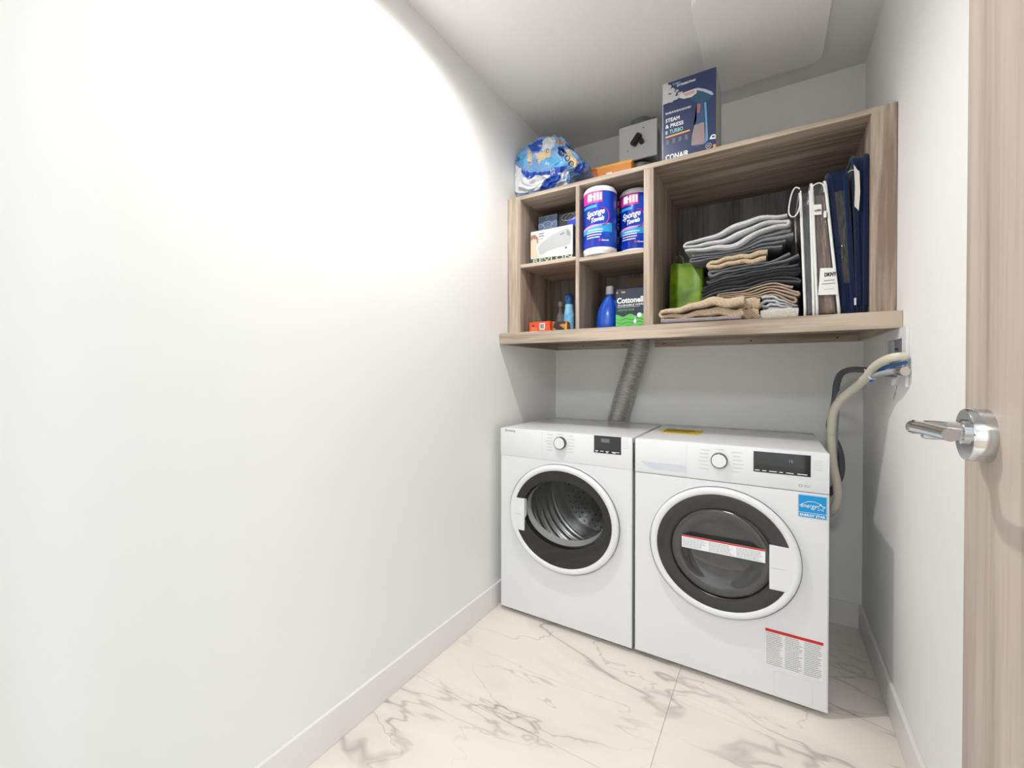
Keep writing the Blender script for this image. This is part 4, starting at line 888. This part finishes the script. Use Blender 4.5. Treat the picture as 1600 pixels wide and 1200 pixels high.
ta, sa, za0, za1, ba = zip_bag('linen_bag', 'narrow clear zip bag of grey linen with a white loop handle', (1258, 1272), (1250, 1266), 486, 297, YZ, .33, WHITEP, VINYL, LINENG, 'zip bags of bed linen', .0042)
tb_, sb_, zb0, zb1, bb_ = zip_bag('linen_bag', 'clear zip bag of blush linen with a white printed card', (1277, 1312), (1268, 1289), 483, 282, YZ, .33, WHITEP, VINYL, LINEN, 'zip bags of bed linen', .0045)
tc_, sc_, zc0, zc1, bc_ = zip_bag('linen_bag', 'navy edged zip bag with clear front of dark linen', (1319, 1335), (1295, 1321), 480, 268, YZ+.01, .33, NAVYF, VINYL, LINEND, 'zip bags of bed linen', .008, ((0, .22), (.86, 1)))
td_, sd_, zd0, zd1, bd_ = zip_bag('linen_bag', 'navy cloth zip bag with a white hang tag against the side panel', (1342, 1352), (1334, 1354), 478, 240, YZ+.006, .33, NAVYF, NAVYF, LINEND, 'zip bags of bed linen', .007, content=False)
# loop handles
def loop(t, base, pts, r, m): obj('handle', tube(new(), [pY(u, v, YZ-.012)-base for u, v in pts], r, 7, False), m, t, True)
loop(ta, ba, spline([(1250, 295, 0), (1243, 293, 0), (1237, 303, 0), (1233, 322, 0), (1233, 334, 0), (1239, 339, 0), (1246, 333, 0), (1251, 316, 0), (1251, 298, 0), (1248, 294, 0)], 4) and [(p.x, p.y) for p in spline([(1250, 295, 0), (1243, 293, 0), (1237, 303, 0), (1233, 322, 0), (1233, 334, 0), (1239, 339, 0), (1246, 333, 0), (1251, 316, 0), (1251, 298, 0)], 4)], .0022, WHITEP)
loop(tb_, bb_, [(p.x, p.y) for p in spline([(1267, 312, 0), (1266, 298, 0), (1272, 289, 0), (1281, 286, 0), (1287, 290, 0), (1288, 300, 0)], 4)], .0022, WHITEP)
obj('zip_pull', bx(new(), *[v for v in (0,)*0], *(lambda p: (p.x-.004, p.x+.004, p.y-.003, p.y, p.z-.022, p.z))(pY(1289, 330, YZ-.006)-bb_)), WHITEP, tb_)
def quad(parent, base, px, m, y, name, th=.0008):
    P = [pY(u, v, y)-base for u, v in px]; return obj(name, rings(new(), [P, [p+Vector((0, th, 0)) for p in P]], True, True), m, parent)
cd = quad(tb_, bb_, [(1281.5, 419), (1304, 418.5), (1309, 446), (1309, 460), (1278, 461), (1280, 440)], mat('card_white', (232, 231, 228), .4), YZ-.008, 'printed_card')
def pxtext(parent, base, s_, u, v, u2, size, y, m, bold=0):
    a = pY(u, v, y)-base; b = pY(u2, v, y)-base; text(parent, s_, a.x, a.z, size, m, a.y, bold=bold, width=b.x-a.x)
pxtext(cd, bb_, 'DKNY', 1288, 432, 1307, .017, YZ-.0088, PRINTK, .0009)
for v_ in (440, 445): 
    a = pY(1284, v_, YZ-.0088)-bb_; b = pY(1306, v_, YZ-.0088)-bb_; lines(cd, a.x+(.006 if v_ == 440 else 0), b.x, a.z, a.z+.004, 1, PRINTK, a.y, .55, rag=.1)
a = pY(1288, 453, YZ-.0088)-bb_; lines(cd, a.x, a.x+.03, a.z, a.z+.003, 1, PRINTG, a.y, .5)
qt = quad(tb_, bb_, [(1271, 320), (1283.5, 319), (1284, 335), (1271, 336)], mat('card_white', (232, 231, 228), .4), YZ-.008, 'size_tag'); pxtext(qt, bb_, 'QUEEN', 1272.5, 331, 1283, .0095, YZ-.0088, PRINTK, .0003)
ht = quad(td_, bd_, [(1334, 257), (1343, 270), (1344, 300), (1342, 329), (1335, 322), (1336, 290)], mat('tag_card', (216, 210, 198), .6), YZ-.006, 'hang_tag', .0012)
obj('tag_string', tube(new(), [pY(p.x, p.y, YZ-.006)-bd_ for p in spline([(1343, 268, 0), (1338, 266, 0), (1330, 266, 0), (1325, 269, 0)], 4)], .001, 5), WHITEP, td_)
a = pY(1336, 474, YZ-.004)-bd_; obj('zip_pull', bx(new(), a.x-.003, a.x+.003, a.y-.002, a.y, a.z-.006, a.z+.018), CHROME, td_)

# ================================================================== WASHER SUPPLY BOX AND HOSES
sbx = thing('supply_box', 'white recessed water supply box set in the right wall', 'wall box', (XR, 1.77, 1.16))
y0_, y1_, z0_, z1_ = 1.645, 1.905, 1.068, 1.245
WBP = mat('box_white', (232, 232, 234), .4)
bm = new()
for b in ((y0_, y0_+.045, z0_, z1_), (y1_-.045, y1_, z0_, z1_), (y0_+.045, y1_-.045, z0_, z0_+.035), (y0_+.045, y1_-.045, z1_-.032, z1_)): bx(bm, -.008, -.0005, b[0]-1.77, b[1]-1.77, b[2]-1.16, b[3]-1.16)
obj('frame', bm, WBP, sbx)
bm = new(); bx(bm, -.004, -.0004, y0_+.045-1.77, y1_-.045-1.77, z0_+.035-1.16, z1_-.032-1.16); obj('box_back', bm, mat('box_grey', (140, 140, 150), .5), sbx)
bm = new(); bx(bm, -.010, -.003, -.065, -.02, .0, .05, .003, 2); vb_ = obj('valve_body', bm, mat('valve_grey', (104, 106, 116), .4), sbx)
bm = new(); bx(bm, -.016, -.009, -.050, -.036, .018, .024, .001, 1); obj('valve_lever', bm, mat('valve_lever_black', (40, 40, 44), .4), vb_)
bm = new(); bx(bm, -.012, -.003, .015, .075, -.002, .052, .003, 2); obj('valve_body', bm, mat('valve_lilac', (176, 178, 194), .4), sbx)
def hose(name, label, px, r, m, cat='hose'):        # photo pixels with the depth y each point lies at
    P = [pY(u, v, y) for u, v, y in px]; base = P[0].copy(); SP = spline(P, 10); o = obj(name, tube(new(), [p-base for p in SP], r, 14, rf=(lambda i: r*(.80+.20*min(1, i/70)))), m, None, True, 60); o.location = base; return tag(o, label, cat), base
HB = mat('hose_beige', (214, 208, 192), .45); HG = mat('hose_grey', (164, 168, 176), .4); HD = mat('hose_dark_grey', (98, 97, 106), .45); HBl = mat('hose_blue', (52, 120, 196), .4)
h1, b1 = hose('drain_hose', 'thick beige drain hose hanging from the supply box beside the washer', [(1415, 557, 1.63), (1400, 557.5, 1.63), (1382, 563, 1.67), (1366, 574, 1.73), (1354, 589, 1.79), (1338, 604, 1.86), (1316, 622, 1.93), (1303, 642, 1.98), (1299, 668, 2.01), (1299, 698, 2.02), (1302, 728, 2.03), (1307, 752, 2.04), (1309, 775, 2.05), (1304, 793, 2.07), (1294, 803, 2.12)], .0145, HB)
h2, b2 = hose('inlet_hose', 'light grey inlet hose with chrome ferrule beside the beige hose', [(1399, 580, 1.640), (1384, 582.5, 1.675), (1368, 586.5, 1.75), (1350, 592, 1.88), (1330, 600, 2.0), (1316, 611, 2.08), (1309, 628, 2.11), (1306, 650, 2.12), (1304, 690, 2.13), (1303, 730, 2.14)], .0105, HG)
pa, pb = pY(1414.5, 580, 1.615), pY(1398, 580.5, 1.66); dv = (pb-pa)
obj('ferrule', tube(new(), [pa-b2, pa+dv*.3-b2, pa+dv*.31-b2, pb-b2], .0125, 20, rf=lambda i: (.0130, .0130, .0118, .0118)[i]), mat('ferrule_metal', (206, 200, 192), .25, metal=1), h2, True, 30)
h3, b3 = hose('supply_hose', 'dark grey hose with a square bend snaking down behind the beige hose', [(1403, 584, 1.74), (1390, 584, 1.82), (1376, 582, 1.92), (1362, 579.5, 2.0), (1348, 578, 2.07), (1334, 577.5, 2.14), (1321, 580, 2.20), (1312, 587, 2.235), (1307, 602, 2.25), (1304, 628, 2.25), (1299, 650, 2.24), (1296, 667, 2.22), (1301, 682, 2.19), (1309, 697, 2.175), (1314, 716, 2.17), (1314, 738, 2.17), (1307, 757, 2.18), (1295, 772, 2.22)], .0122, HD)
h5, b5 = hose('blue_cord', 'blue cord curving beneath the beige hose at the supply box', [(1416, 566, 1.63), (1400, 570, 1.66), (1384, 574, 1.70), (1371, 583, 1.755), (1361, 595, 1.80)], .0062, HBl, 'cord')
tie = obj('cable_tie', tube(new(), [pY(u, v, y) for u, v, y in ((1351, 577, 1.80), (1355, 586, 1.765), (1361, 592, 1.755), (1368, 592, 1.765))], .0024, 7), mat('tie_white', (226, 228, 230), .35)); tag(tie, 'white cable tie strapped round the beige and grey hoses', 'cable tie')
tie2 = obj('cable_tie', tube(new(), [pY(u, v, y) for u, v, y in ((1287, 674, 2.02), (1293, 679, 1.99), (1303, 680, 1.99), (1309, 676, 2.02))], .0014, 6), mat('tie_clear', (200, 204, 200), .3)); tag(tie2, 'thin clear cable tie round the beige hose just above the washer top', 'cable tie')
lk = obj('plastic_strip', tube(new(), [pX(u, v, .3385) for u, v in ((1403, 590), (1400, 601), (1397, 613), (1394, 624))], .0028, 6), mat('strip_pale', (214, 216, 216), .3)); tag(lk, 'pale thin plastic strip hanging below the supply box against the wall', 'strip')
